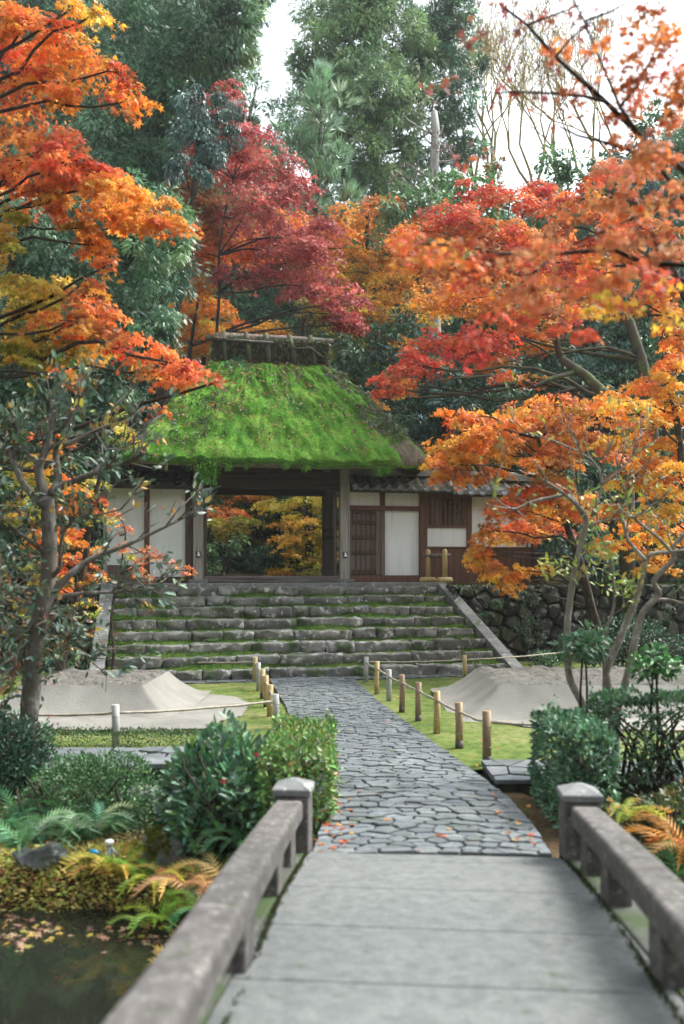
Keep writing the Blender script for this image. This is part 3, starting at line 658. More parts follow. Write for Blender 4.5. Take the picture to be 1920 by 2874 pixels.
# rafters and boarded soffit
mb = MB()
for i in range(17):
    a = -2.5 + 5.1 * i / 16; mb.beam((a, CV - HV + .32, 4.08), (a, CV, 5.2), .06, .08)
    mb.beam((a, CV + HV - .32, 4.08), (a, CV, 5.2), .06, .08)
gb(mb, 'rafters', WOODX); sf = MB()
for sg in (-1, 1):
    sf.add([(-2.7, CV + sg * (HV - .4), 4.2), (2.8, CV + sg * (HV - .4), 4.2), (2.0, CV, 5.28), (-1.9, CV, 5.28)], [(0, 1, 2, 3)])
gb(sf, 'soffit', WOODD)
# ---- plaster wings under the roof
def wing(name, label, cat, u0): return gthing(name, label, cat, u0, VG, 1.67)
def part(root, name, mat, mb, u0, **k): return mb.build(name, mat, root, off=(u0, VG, 1.67), **k)
ZE = 3.6
u0 = U(291, VG); wl = wing('plaster_wall', 'white plaster wall bay with dark posts left of the gate opening', 'wall', u0)
bays = [(U(302, VG), U(404, VG), 2.02), (U(421, VG), U(519, VG), 1.80)]
for a, b, zlo in bays: part(wl, 'plaster_panel', PLAS, MB().box(a - .02, b + .02, VG, VG + .1, zlo, 3.62), u0)
part(wl, 'board_panel', WOODP, MB().box(U(302, VG), U(421, VG), VG - .03, VG + .02, 1.7, 2.04), u0, bevel=.004)
for a, b, m in ((290, 301, WOODG), (405, 420, WOODR), (520, 540, WOODD)): part(wl, 'post', m, MB().box(U(a, VG), U(b, VG), VG - .06, VG + .1, 1.675, 3.66), u0, bevel=.006)
part(wl, 'sill', WOODX, MB().box(U(421, VG), U(519, VG), VG - .05, VG + .02, 1.675, 1.8), u0, bevel=.006)
part(wl, 'wall_plate', WOODX, MB().box(U(290, VG), U(541, VG), VG - .07, VG + .11, 3.665, 3.78), u0)
u0 = U(978, VG); wr = wing('plaster_wall', 'white plaster wall bay with a wooden side door right of the gate opening', 'wall', u0)
zn0, zn1 = 3.24, 3.34
for a, b, z_0, z_1 in ((979, 1066, zn1, 3.62), (1081, 1176, zn1, 3.62), (1081, 1174, 1.83, zn0)): part(wr, 'plaster_panel', PLAS, MB().box(U(a, VG) - .01, U(b, VG) + .01, VG, VG + .1, z_0 - .01, z_1 + .01), u0)
part(wr, 'tie_beam', WOODR, MB().box(U(978, VG), U(1184, VG), VG - .07, VG + .02, zn0, zn1), u0, bevel=.006)
part(wr, 'post', WOODR, MB().box(U(1066, VG), U(1080, VG), VG - .05, VG + .1, zn1 + .002, 3.66), u0, bevel=.006)
part(wr, 'post', WOODR, MB().box(U(1176, VG), U(1197, VG), VG - .08, VG + .12, 1.675, 3.68), u0, bevel=.008)
part(wr, 'sill', WOODR, MB().box(U(978, VG), U(1175, VG), VG - .06, VG + .03, 1.675, 1.825), u0, bevel=.006)
part(wr, 'wall_plate', WOODX, MB().box(U(978, VG), U(1197, VG), VG - .085, VG + .11, 3.685, 3.78), u0)
da, db = U(979, VG), U(1079, VG); dw = db - da
dr = part(wr, 'side_door', WOODP, MB().box(da, db, VG - .01, VG + .03, 1.83, zn0 - .005), u0)
mb = MB(); mb.box(da, da + .05, VG - .05, VG - .008, 1.835, zn0 - .01); mb.box(db - .2, db - .1, VG - .05, VG - .008, 1.835, zn0 - .01); mb.box(db - .095, db, VG - .06, VG - .008, 1.83, zn0 - .01)
part(wr, 'door_stile', WOODP, mb, u0, bevel=.004).parent = dr
mb = MB()
for za, zb in ((1.84, 1.95), (2.29, 2.37), (2.62, 2.70), (2.94, 3.02), (3.16, 3.22)): mb.box(da + .052, db - .202, VG - .045, VG - .008, za, zb)
part(wr, 'door_rail', WOODD, mb, u0, bevel=.004).parent = dr
mb = MB()
for i in range(1, 5): x = da + .05 + (dw - .25) * i / 5; mb.box(x - .012, x + .012, VG - .02, VG - .009, 1.951, 3.159)
part(wr, 'cover_strip', WOODD, mb, u0).parent = dr
for ch in ('door_stile', 'door_rail', 'cover_strip'): pass
u0 = U(1198, VG); wx = wing('lattice_wall', 'low plaster wall with a wooden lattice window and brown board base', 'wall', u0)
ue = U(1490, VG)
part(wx, 'board_base', WOODR, MB().box(u0, ue, VG - .03, VG + .08, 1.62, 2.42), u0)
mb = MB()
for i in range(1, 16): x = u0 + (ue - u0) * i / 16; mb.box(x - .006, x + .006, VG - .034, VG - .028, 1.68, 2.4)
part(wx, 'board_joint', WOODX, mb, u0)
part(wx, 'rail', WOODR, MB().box(u0, ue, VG - .05, VG + .1, 2.422, 2.46), u0, bevel=.004)
part(wx, 'plaster_panel', PLAS, MB().box(u0, U(1309, VG), VG, VG + .09, 2.46, 2.88), u0)
part(wx, 'plaster_panel', PLAS, MB().box(U(1324, VG), U(1478, VG), VG, VG + .09, 2.46, 3.58), u0)
part(wx, 'plaster_panel', PLAS, MB().box(U(1481, VG), ue, VG, VG + .09, 2.46, 3.58), u0)
for a, b in ((1310, 1323), (1478.5, 1480.5)): part(wx, 'post', WOODR, MB().box(U(a, VG), U(b, VG), VG - .04, VG + .1, 2.461, 3.6), u0, bevel=.004)
part(wx, 'post', WOODD, MB().box(ue, U(1512, VG), VG - .08, VG + .12, 1.6, 3.66), u0, bevel=.01)
wn = part(wx, 'lattice_window', WOODR, MB().box(u0, U(1309, VG), VG - .04, VG + .08, 2.882, 2.94).box(u0, U(1309, VG), VG - .04, VG + .08, 3.52, 3.62).box(u0, u0 + .05, VG - .03, VG + .07, 2.941, 3.519).box(U(1309, VG) - .06, U(1309, VG), VG - .03, VG + .07, 2.941, 3.519), u0, bevel=.004)
mb = MB()
for i in range(8): x = u0 + .11 + i * .107; mb.box(x - .032, x + .032, VG - .005, VG + .03, 2.941, 3.519)
part(wx, 'lattice_bar', WOODR, mb, u0, bevel=.003).parent = wn
part(wx, 'wall_plate', WOODR, MB().box(u0, U(1512, VG), VG - .07, VG + .1, 3.625, 3.69), u0)
# tiled caps
def tiles(name, label, ua, ub, ze, zr, half, TILE=TILE):
    t = gthing(name, label, 'tiled roof', ua, VG, ze); n = max(3, round((ub - ua) / .25)); pw = (ub - ua) / n
    for sg in (-1, 1):
        mb = MB(); rows = 3; nu = n * 10
        for r_ in range(rows):
            V = []; a, b = r_ / rows - .02, (r_ + 1) / rows + .06
            for w_ in (a, b):
                for i in range(nu + 1):
                    x = (ub - ua) * i / nu; ph = (i % 10) / 10
                    h = .045 * max(0, math.cos((ph - .15) * 2 * math.pi)) ** .7 - .02 * max(0, math.cos((ph - .62) * 2 * math.pi))
                    ss = min(w_, 1); lift = .028 * (1 - (w_ - a) / (b - a)); V.append((x, sg * half * (1 - ss), (zr - ze) * ss + h + lift))
            m_ = nu + 1; mb.add(V, [(i, i + 1, m_ + i + 1, m_ + i) if sg < 0 else (i + 1, i, m_ + i, m_ + i + 1) for i in range(nu)])
            V2 = [(p[0], p[1], p[2]) for p in V[:m_]] + [(p[0], p[1], p[2] - .035) for p in V[:m_]]
            mb.add(V2, [(i, m_ + i, m_ + i + 1, i + 1) if sg < 0 else (i + 1, m_ + i + 1, m_ + i, i) for i in range(nu)])
        mb.build('pantiles', TILE, t, smooth=True)
        mb = MB()
        for i in range(n):
            x = pw * (i + .15); mb.tube([(x, sg * (half + .015), .035), (x, sg * (half - .05), .045)], [.052, .05], 12)
        mb.build('eave_tile', TILE, t)
        mb = MB().beam((0, sg * (half - .06), -.03), (ub - ua, sg * (half - .06), -.03), .05, .05)
        for i in range(int((ub - ua) / .3)): mb.beam((.1 + .3 * i, sg * half * .9, -.015), (.1 + .3 * i, sg * .1, (zr - ze) * .85), .04, .05)
        mb.build('eave_batten', WOODX, t)
    mb = MB()
    for i, (w_, z) in enumerate(((.3, 0.02), (.27, .065), (.24, .11))): mb.box(-.02 - .01 * i, ub - ua + .02 + .01 * i, -w_ / 2, w_ / 2, zr - ze + z, zr - ze + z + .041)
    x = 0
    while x < ub - ua - .05:
        mb.tube([(x, 0, zr - ze + .155), (min(x + .29, ub - ua), 0, zr - ze + .155)], [.085, .08], 12); x += .3
    mb.build('ridge_tile', TILE, t, bevel=.004)
    mb = MB()
    for x in (0.02, ub - ua - .02):
        for sg in (-1, 1): mb.tube([(x, 0, zr - ze + .07), (x, sg * half, .06)], [.05, .055], 10)
    mb.build('verge_tile', TILE, t); return t
tiles('tiled_wall_roof', 'tiled wall roof, coloured dark for shade, half hidden under the left thatched eave', U(268, VG), U(540, VG), 3.64, 3.98, .5, TILE_SHADE)
tiles('tiled_wall_roof', 'grey tiled wall roof above the side door under the right eave', U(979, VG), 3.72, 3.66, 3.98, .5)
tiles('tiled_wall_roof', 'lower grey pantile wall roof above the lattice window', 3.76, 6.35, 3.6, 3.92, .46)
# barrier of two posts and a log at the head of the stairs
vb = 2.86; ua, ub = U(1201, vb), U(1241, vb)
br = gthing('wooden_barrier', 'low wooden barrier of two posts and a crossbar at the stair head', 'barrier', (ua + ub) / 2, vb, 1.672)
for x, v in ((ua, vb), (ub, vb - .18)):
    o_ = ((ua + ub) / 2, vb, 1.672)
    MB().tube([(x, v, 1.70), (x, v, 2.33), (x, v, 2.37), (x, v, 2.39)], [.058, .055, .045, .015], 12).build('post', BAM[0], br, off=o_, smooth=True)
    MB().loft([[(x + .19 * s_ * math.cos(a) if abs(math.cos(a)) > .3 else x + .19 * s_ * math.cos(a), v + .085 * s_ * math.sin(a), z) for a in [2 * math.pi * i / 16 for i in range(16)]] for s_, z in ((1, 1.673), (1, 1.74), (.85, 1.78), (.55, 1.79))]).build('foot_block', BAM[0], br, off=o_, smooth=True)
MB().tube([(ua - .1, vb + .03, 2.24), (ub + .12, vb - .2, 2.25)], .048, 12).build('crossbar', WOODP, br, off=o_, smooth=True)

# ================================================================== BRIDGE
BX, BY = .541, 5.2
bdir = Vector((-.08, -1, 0)).normalized(); bside = Vector((1, -.08, 0)).normalized()
BRZ = math.atan2(bside.y, bside.x)
bridge = thing('stone_bridge', 'arched grey granite footbridge with low railings in the foreground', 'bridge', (BX, BY, .25), BRZ)
def bz(t): return .128 * t - .006 * t * t
def ro(t): return max(.845 - .04 * t, .725)              # rise of the arch, t metres from the far end
def bp(s, t, h): return (s, -t, bz(t) + h)              # bridge frame: s across, t towards the camera
BL = 13.0
tl = [0, .2, .88, 1.55, 2.2, 2.75, 3.35, 4.0, 4.7, 5.4, 6.2, 7, 8, 9, 10, 11, 12, BL]
for a, b in zip(tl, tl[1:]):
    mb = MB(); A, B = a + .0025, b - .0025; nn = 4; rings = []
    for i in range(nn + 1):
        t = A + (B - A) * i / nn; rings.append([bp(-.75, t, .0), bp(.75, t, .0), bp(.75, t, -.2), bp(-.75, t, -.2)])
    mb.loft(rings); mb.build('deck_slab', DECK, bridge, bevel=.008)
for sg in (-1, 1):
    mb = MB(); rings = [[bp(sg * .753, t, .008), bp(sg * .93, t, .008), bp(sg * .93, t, -.3), bp(sg * .753, t, -.3)] for t in np.linspace(0, BL, 40)]
    mb.loft(rings); mb.build('edge_girder', MOSSTN, bridge, bevel=.01)
    mb = MB(); rings = []
    for t in np.linspace(.12, BL - .1, 48):
        w = .08; k_ = sg * ro(t); rings.append([bp(k_ - w, t, .205), bp(k_ + w, t, .205), bp(k_ + w, t, .30), bp(k_ + w - .012, t, .315), bp(k_ - w + .012, t, .315), bp(k_ - w, t, .30)])
    mb.loft(rings); mb.build('hand_rail', RAILST, bridge, bevel=.014)
    for t in [.42] + [1.05 + 1.02 * i for i in range(11)]:
        mb = MB(); mb.box(sg * ro(t) - .055, sg * ro(t) + .055, -t - .09, -t + .09, bz(t) - .02, bz(t) + .21); mb.build('rail_block', RAILST, bridge, bevel=.012)
    for t in (0,):
        mb = MB().box(sg * .83 - .1, sg * .83 + .1, -.1, .11, -.25, .345); p = mb.build('end_post', RAILST, bridge, bevel=.012)
        c = (sg * .83, .005); mb = MB(); rr = []
        for w, z in ((.112, .346), (.115, .38), (.113, .387), (.02, .43)): rr.append([(c[0] + a * w, c[1] + b * w, z) for a, b in ((-1, -1), (1, -1), (1, 1), (-1, 1))])
        mb.loft(rr); mb.build('post_cap', GRAN, p, bevel=.006)
    f = Foliage(); n = 6000; t = rng.uniform(0, BL, n) ** 1.0; keep = np.array([mnoise.noise((q * 1.1, sg * 3, 0)) for q in t]) + rng.normal(0, .25, n) > -.15; t = t[keep]; n = len(t)
    s_ = sg * (np.array([min(ro(q) - .05, .75) for q in t]) - np.abs(rng.normal(0, .011, n))); f.put(np.column_stack([s_, -t, bz(t) + .001]), np.column_stack([rng.normal(0, .5, n), rng.normal(0, .5, n), np.ones(n)]), np.tile((1, 0, .1), (n, 1)), rng.uniform(.01, .024, n), palcol([(.04, .06, .02), (.07, .1, .03), (.06, .05, .03)], n), TUFT)
    tag(f.build('moss_line', MOSSL, bridge), kind='stuff')
MB().box(-1.0, 1.0, -.5, .15, -1.4, -.21).build('abutment', ROCK, bridge)
MB().box(-1.0, 1.0, -BL, -BL + .6, -1.7, bz(BL) - .21).build('abutment', ROCK, bridge)

# ================================================================== SAND MOUNDS
def mound(name, label, x0, x1, y0, y1, h, run, apron_pts):
    cx, cy = (x0 + x1) / 2, (y0 + y1) / 2; z0 = gz(cy) + .02; t = thing(name, label, 'sand mound', (cx, cy, z0)); rings = []
    def rr(off, z, j=0):
        hu, hv = (x1 - x0) / 2 + off, (y1 - y0) / 2 + off
        return [(p[0] + j * .6 * mnoise.noise((p[0] * 4, p[1] * 4, 1)), p[1] + j * .6 * mnoise.noise((p[0] * 4, p[1] * 4, 9)), z + j * mnoise.noise((p[0] * 5, p[1] * 5, 3))) for p in rrect(0, 0, hu, hv, 0, .025 + off * .14, 220)]
    for q in np.linspace(0, 1, 12): rings.append(rr(run * (1 - q) ** 1.0, h * (q ** 1.75) + .008, .012))
    MB().loft(rings, 0, False, False).build('sand_slope', SAND, t, smooth=False)
    for f in t.children[0].data.polygons: f.use_smooth = True
    xs = np.linspace(-(x1 - x0) / 2, (x1 - x0) / 2, 70); ys = np.linspace(-(y1 - y0) / 2, (y1 - y0) / 2, 50); mb = MB()
    def tz(x, y):
        e = min(1, min((x1 - x0) / 2 - abs(x), (y1 - y0) / 2 - abs(y)) / .08)
        return h - .004 + e * (.028 + .05 * mnoise.noise((x * 3, y * 3, 2)) + .04 * mnoise.noise((x * 9, y * 9, 2)) + .022 * mnoise.noise((x * 22, y * 22, 5)))
    mb.add([(x, y, tz(x, y)) for y in ys for x in xs], [(j * 70 + i, j * 70 + i + 1, (j + 1) * 70 + i + 1, (j + 1) * 70 + i) for j in range(49) for i in range(69)])
    mb.build('rough_top', SANDR, t, smooth=True); return t
mound('sand_mound', 'flat-topped grey sand mound on the left behind the bamboo rail', -4.1, -2.52, 11.3, 12.95, .365, .55, None)
mound('sand_mound', 'flat-topped pale sand mound on the right behind the slim stems', 1.98, 5.4, 11.2, 13.2, .38, .62, None)
def apron(name, pts, seed):
    x0, x1 = min(p[0] for p in pts), max(p[0] for p in pts); y0, y1 = min(p[1] for p in pts), max(p[1] for p in pts)
    def inside(x, y):
        x += .1 * mnoise.noise((x * 2, y * 2, seed)); y += .1 * mnoise.noise((x * 2, y * 2, seed + 4)); c = False
        for i in range(len(pts)):
            a, b = pts[i], pts[i - 1]
            if (a[1] > y) != (b[1] > y) and x < (b[0] - a[0]) * (y - a[1]) / (b[1] - a[1]) + a[0]: c = not c
        return c
    return sheet(name, list(np.arange(x0, x1 + .05, .05)), list(np.arange(y0, y1 + .05, .05)), lambda x, y: gz(y) + .03 + lump(x, y), SAND, inside)
apron('sand_bed', [(-4.9, 10.2), (-2.0, 9.85), (-1.55, 10.1), (-1.25, 11.2), (-1.25, 12.3), (-1.5, 12.95), (-2.3, 13.5), (-4.8, 13.5)], 2)
apron('sand_bed', [(1.55, 11.4), (2.0, 10.4), (2.6, 9.9), (6, 9.9), (6, 13.7), (2.5, 13.7), (1.75, 12.9)], 5)

# ================================================================== BAMBOO FENCES
def fence(name, label, posts, rails, org):
    t = thing(name, label, 'fence', org)
    tops = []
    for i, (x, y, h, r, mi) in enumerate(posts):
        z = gz(y) + .02; mb = MB(); mb.tube([(x, y, z - .05), (x + random.gauss(0, .004), y, z + h * .5), (x + random.gauss(0, .006), y, z + h)], [r, r * .98, r * .97], 14)
        for q in (.33, .72): mb.tube([(x, y, z + h * q - .006), (x, y, z + h * q), (x, y, z + h * q + .006)], [r * .97, r * 1.06, r * .97], 14)
        p = mb.build('post', BAM[mi], t, off=org, smooth=True)
        for f in p.data.polygons:
            if len(f.vertices) > 4: f.use_smooth = False
        if mi != 1 and i % 4 != 1: MB().tube([(x, y, z - .04), (x, y, z + h * .17)], r * 1.03, 14).build('dark_foot', BAMD, p, off=org, smooth=True)
        tops.append(Vector((x, y, z + h * .8)))
    for a, b in rails:
        A = tops[a] if isinstance(a, int) else Vector(a); B = tops[b] if isinstance(b, int) else Vector(b); L = (B - A).length; n = max(4, int(L / .12))
        pts = [A.lerp(B, q / n) + Vector((0, 0, -.03 * 4 * (q / n) * (1 - q / n) * min(L, 1.5) * .5 + random.gauss(0, .002))) for q in range(n + 1)]
        MB().tube(pts, [.0125 + (.004 if q % 3 == 1 else 0) for q in range(n + 1)], 8).build('rail', CANE, t, off=org, smooth=True)
    return t
random.seed(3)
P = []
for (px, py, top, w, mi) in ((1027, 1915, 1847, 13.5, 1), (1058, 1952, 1860, 13, 0), (1092, 1973, 1883, 14.5, 1), (1128, 2002, 1898, 16, 2), (1174, 2030, 1920, 17, 2), (1226, 2063, 1945, 19, 0), (1289, 2105, 1977, 22, 2), (1367, 2153, 2001, 25, 2), (1305, 1908, 1841, 12.5, 0), (1600, 1888, 1822, 14, 2)):
    x, y = Gd(px, py); P.append((x, y, (py - top) / F * y, w / F * y / 2 * 1.03, mi))
xe, ye = Gd(2080, 2160)
fence('bamboo_fence', 'low bamboo post fence along the right edge of the stone path', P, [(i, i + 1) for i in range(7)] + [(0, 8), (8, 9), (7, (xe, ye, gz(ye) + .34))], (P[7][0], P[7][1], gz(P[7][1])))
P = []
for (px, py, top, w, mi) in ((404, 1902, 1847, 13, 0), (716, 1916, 1848, 13, 0), (726, 1940, 1863, 12.5, 1), (737, 1962, 1882, 14, 0), (747, 1988, 1900, 15, 0), (758, 2012, 1926, 17, 0), (775, 2048, 1953, 18, 1), (325, 2100, 1983, 21, 1)):
    x, y = Gd(px, py); P.append((x, y, (py - top) / F * y, w / F * y / 2 * 1.05, mi))
xe, ye = Gd(20, 2096)
fence('bamboo_fence', 'low bamboo post fence around the left sand mound', P, [(0, 1), (1, 2), (2, 3), (3, 4), (4, 5), (5, 6), (6, 7), (7, (xe, ye, gz(ye) + .33))], (P[7][0], P[7][1], gz(P[7][1])))
# flat slab walks crossing behind the hedges
def walk(name, label, x0, x1, y0, y1, seed):
    t = thing(name, label, 'stone paving', ((x0 + x1) / 2, (y0 + y1) / 2, gz(y0)))
    off = ((x0 + x1) / 2, (y0 + y1) / 2, gz(y0)); MB().box(x0, x1, y0, y1, gz(y0) - .3, gz(y0) + .045).build('bed', JOINT, t, off=off)
    slabs(name, x0 - .02, x1 + .02, y0 - .02, y1 + .02, .27, lambda a, b, h: (a, b, gz(y0) + .04 + h), .009, .035, PAVE, seed, (.8, 1.2)).build('slabs', PAVE, t, off=off)
walk('slab_walk', 'flat slab paving to the right of the path below the last bamboo post', 1.24, 4.2, 7.15, 7.85, 8)
walk('slab_walk', 'flat slab paving on the left behind the clipped azalea dome', -2.9, -1.15, 7.75, 8.5, 9)
# rocks
def rock(label, x, y, sx, sy, sz, seed, mat=ROCK, zoff=0, moss=0):
    z = H(x, y); t = thing('garden_rock', label, 'rock', (x, y, z)); MB().rock((0, 0, sz * .32 + zoff), sx, sy, sz, seed, .62, sx * .16, 12, fr=1.6 / sx).build('rock_body', mat, t, smooth=True)
    if moss:
        f = Foliage(); n = 6000; o = t.children[0]; me = o.data; vs = np.array([v.co for v in me.vertices]); ns = np.array([v.normal for v in me.vertices])
        k_ = rng.integers(0, len(vs), n); sel = (ns[k_, 2] > -.1) & (np.abs(vs[k_, 0] + .04) < sx * .33); k_ = k_[sel]
        f.put(vs[k_] + rng.normal(0, sx * .03, (len(k_), 3)), ns[k_] + rng.normal(0, .4, (len(k_), 3)), np.tile((.3, .5, .8), (len(k_), 1)), rng.uniform(.015, .03, len(k_)), palcol([(.14, .16, .02), (.21, .2, .03), (.09, .12, .03)], len(k_)), TUFT)
        tag(f.build('rock_moss', MOSSL, t), kind='stuff')
rock('rounded boulder with mossy face beside the left shrub', -1.2, 6.12, .27, .22, .25, 4, moss=1, zoff=.0)
rock('long low flat stone under the dark ferns', -2.05, 6.1, .36, .18, .1, 8, zoff=.02)
rock('small weathered stone below the left slab paving', -1.62, 7.25, .3, .25, .2, 14)
# stand pipe fitting among the leaves
tp = thing('garden_tap', 'small garden tap with white cap and blue pipe end among the leaves', 'tap', (-1.58, 6.05, H(-1.58, 6.05) + .05))
MB().tube([(0, 0, -.1), (0, 0, .1)], .016, 10).build('riser_pipe', PIPE, tp, smooth=True)
MB().tube([(0, 0, .1), (0, 0, .105), (0, 0, .125), (0, 0, .13)], [.02, .03, .03, .02], 14).build('cap', ENAM, tp, smooth=True)
MB().tube([(0, 0, .04), (-.04, -.01, .03)], .014, 10).build('collar', ENAM, tp, smooth=True)
MB().tube([(-.04, -.01, .03), (-.09, -.015, .045), (-.13, -.02, .06)], [.016, .022, .018], 10).build('hose_end', BLUE, tp, smooth=True)
MB().tube([(.01, 0, .08), (.06, -.01, .03)], .01, 8).build('lever', PIPE, tp, smooth=True)

# ================================================================== SHRUBS, HEDGES, FERNS
def stems(mb, pts, r=.012):
    for a, b in pts:
        a, b = Vector(a), Vector(b); m = a.lerp(b, .5) + Vector((random.gauss(0, .04), random.gauss(0, .04), .03)); mb.tube([a, m, b], [r, r * .8, r * .5], 6)
def hedge(name, label, x0, x1, y0, y1, z0, z1, pal, size, n, box=True, group=None, skew=None, mat=EVER, tm=OV, inner=.25, holes=0):
    """leaves through the volume, dense towards the clipped faces"""
    cx, cy = (x0 + x1) / 2, (y0 + y1) / 2; t = thing(name, label, 'hedge' if box else 'shrub', (cx, cy, z0), 0, group); f = Foliage()
    q = rng.uniform(-1, 1, (n * 2, 3))
    if not box:
        q = rng.normal(0, 1, (n * 2, 3)); q = q / np.linalg.norm(q, axis=1, keepdims=True) * (rng.uniform(0, 1, (n * 2, 1)) ** .22); q = q[q[:, 2] > -.5]
        out = q.copy()
    else:
        # push towards the faces
        ax = rng.integers(0, 3, len(q)); sg = np.sign(rng.uniform(-1, 1, len(q))); sg[ax == 2] = np.where(rng.random((ax == 2).sum()) < .85, 1, -1)
        d = 1 - np.abs(rng.normal(0, inner * .4, len(q))); q[np.arange(len(q)), ax] = sg * d
        out = np.zeros_like(q); out[np.arange(len(q)), ax] = sg
    wob = np.array([mnoise.noise((a * 1.7 + cx, b * 1.7 + cy, c_ * 1.7)) + .6 * mnoise.noise((a * 4.5, b * 4.5 + cx, c_ * 4.5)) for a, b, c_ in q]); q = q * (1 + (.17 if box else .3) * wob[:, None])
    if holes: hm = np.array([mnoise.noise((a * 3 + cx * 5, b * 3, c_ * 3)) for a, b, c_ in q]); q, out, wob = q[hm > holes - .5 + 0 * hm], out[hm > holes - .5], wob[hm > holes - .5]
    q, out, wob = q[:n], out[:n], wob[:n]
    P = q * np.array([(x1 - x0) / 2, (y1 - y0) / 2, (z1 - z0) / 2]) + np.array([0, 0, (z1 - z0) / 2])
    if not box: P[:, 2] = q[:, 2] * (z1 - z0) / 1.4 + (z1 - z0) * .3
    m = len(P); T = out + rng.normal(0, .6, (m, 3)) + np.array([0, 0, .35]); N = out * .5 + rng.normal(0, .5, (m, 3)) + np.array([0, -.1, .6])
    col = palcol(pal, m) * (1 + .35 * wob[:, None]); f.put(P, T, N, rng.uniform(.7, 1.15, m) * size, col, tm); 
    for _ in range(int(n / 110)):
        i = rng.integers(0, m); p = P[i]; d = out[i] * .7 + rng.normal(0, .4, 3) + [0, 0, .6]; d /= np.linalg.norm(d); L_ = size * rng.uniform(1.0, 2.6) + .03; kk_ = rng.integers(4, 9); tt_ = np.linspace(.1, 1, kk_)[:, None]
        f.put(p + d * tt_ * L_, d * .6 + rng.normal(0, .6, (kk_, 3)), rng.normal(0, .4, (kk_, 3)) + [0, -.3, .8], rng.uniform(.45, .9, kk_) * size, palcol(pal, kk_) * 1.15, tm)
    f.build('leaves', mat, t)
    mb = MB(); stems(mb, [((random.uniform(-.3, .3) * (x1 - x0), random.uniform(-.3, .3) * (y1 - y0), -.02), (random.uniform(-.45, .45) * (x1 - x0), random.uniform(-.45, .45) * (y1 - y0), (z1 - z0) * random.uniform(.6, .95))) for _ in range(22)], .014)
    if z1 - z0 > .3: mb.build('stems', BARKD, t, smooth=True)
    return t
HG = [(.1, .2, .05), (.15, .28, .065), (.07, .15, .045), (.22, .35, .09), (.1, .2, .05), (.15, .28, .07), (.1, .21, .05), (.17, .3, .08), (.12, .24, .06), (.08, .17, .05), (.14, .27, .06), (.36, .24, .08)]
BG = [(.06, .15, .075), (.09, .2, .105), (.13, .26, .15), (.05, .11, .06), (.1, .21, .1)]
DG = [(.035, .09, .05), (.055, .13, .075), (.085, .18, .11), (.025, .06, .035)]
hedge('box_hedge', 'clipped bright green hedge along the left side of the path', -.54, -.08, 5.9, 7.6, .15, .66, HG, .05, 7500)
hedge('box_hedge', 'clipped blue-green hedge at the right rail post', 1.5, 1.84, 5.95, 7.0, .15, .8, BG, .055, 5200)
hedge('box_hedge', 'thin leggy hedge behind the multi-stemmed tree on the right', 2.02, 2.95, 6.9, 7.35, .28, .9, BG + [(.1, .13, .05)], .05, 5200, holes=.42)
hedge('camellia_shrub', 'loose camellia shrub with large glossy dark leaves left of the path', -1.32, -.42, 5.9, 7.0, -.05, .72, BG + DG[2:3] + HG[:1], .09, 3000, box=False, mat=GLOSS)
hedge('azalea_dome', 'rounded clipped azalea dome in front of the grey trunk', -2.45, -1.45, 6.4, 7.5, -.12, .48, [(.03, .09, .03), (.05, .13, .04), (.08, .17, .06)], .03, 15000, box=False)
hedge('azalea_dome', 'dark leafy azalea at the foot of the grey trunk', -3.3, -2.5, 7.3, 8.1, .05, .62, DG, .05, 5200, box=False)
hedge('low_hedge', 'knee-low clipped hedge strip below the left sand mound', -3.6, -1.1, 8.72, 9.06, .12, .3, [(.04, .11, .03), (.07, .16, .045), (.06, .05, .025)], .026, 12000)
hedge('low_hedge', 'small creeping azalea between the boulder and the camellia', -1.15, -.6, 6.0, 6.6, -.1, .25, [(.05, .1, .04), (.09, .15, .06), (.1, .07, .03)], .035, 4000, box=False)
hedge('low_shrub', 'low green shrub mixed with yellow leaves beyond the right rail', 2.0, 2.9, 5.9, 6.6, -.05, .38, [(.05, .11, .045), (.1, .14, .05), (.2, .16, .04), (.05, .08, .04)], .05, 3600, box=False)
cs_ = next(o for o in C.objects if o.name.startswith('camellia_shrub')); bm_ = Foliage()
for (px, py, Y) in ((628, 2192, 5.85), (720, 2118, 5.95)):
    c = W(px, py, Y) - cs_.location; a = np.linspace(0, 6.28, 7)[:-1]; bm_.put(np.tile(np.array(c), (6, 1)), np.column_stack([np.cos(a), np.full(6, -.5), np.sin(a)]), np.tile((0, -1., .2), (6, 1)), np.full(6, .022), palcol([(.55, .03, .04), (.6, .06, .05)], 6), OV)
bm_.build('blossom', LEAF, cs_)
def fern(label, x, y, z, L, n, pal, up=.55, group=None):
    t = thing('fern', label, 'fern', (x, y, z), 0, group); f = Foliage()
    a = np.linspace(0, 6.28, n, endpoint=False) + rng.normal(0, .25, n); T = np.column_stack([np.cos(a), np.sin(a), rng.normal(up * .5, .12, n)]); N = np.tile((0, 0, 1.0), (n, 1)) + rng.normal(0, .15, (n, 3))
    f.put(rng.normal(0, .03, (n, 3)) * [1, 1, .3], T, N, rng.uniform(.65, 1.1, n) * L, palcol(pal, n), FERN); f.build('fronds', LEAF, t); return t
YF = [(.4, .36, .05), (.5, .42, .1), (.25, .33, .04)]; GF = [(.05, .15, .06), (.08, .2, .08), (.1, .22, .1)]; OF = [(.5, .26, .05), (.55, .33, .08), (.42, .19, .04)]; GY = [(.16, .32, .04), (.24, .38, .06), (.35, .4, .05)]; PF = [(.55, .38, .15), (.6, .45, .2), (.5, .3, .1)]
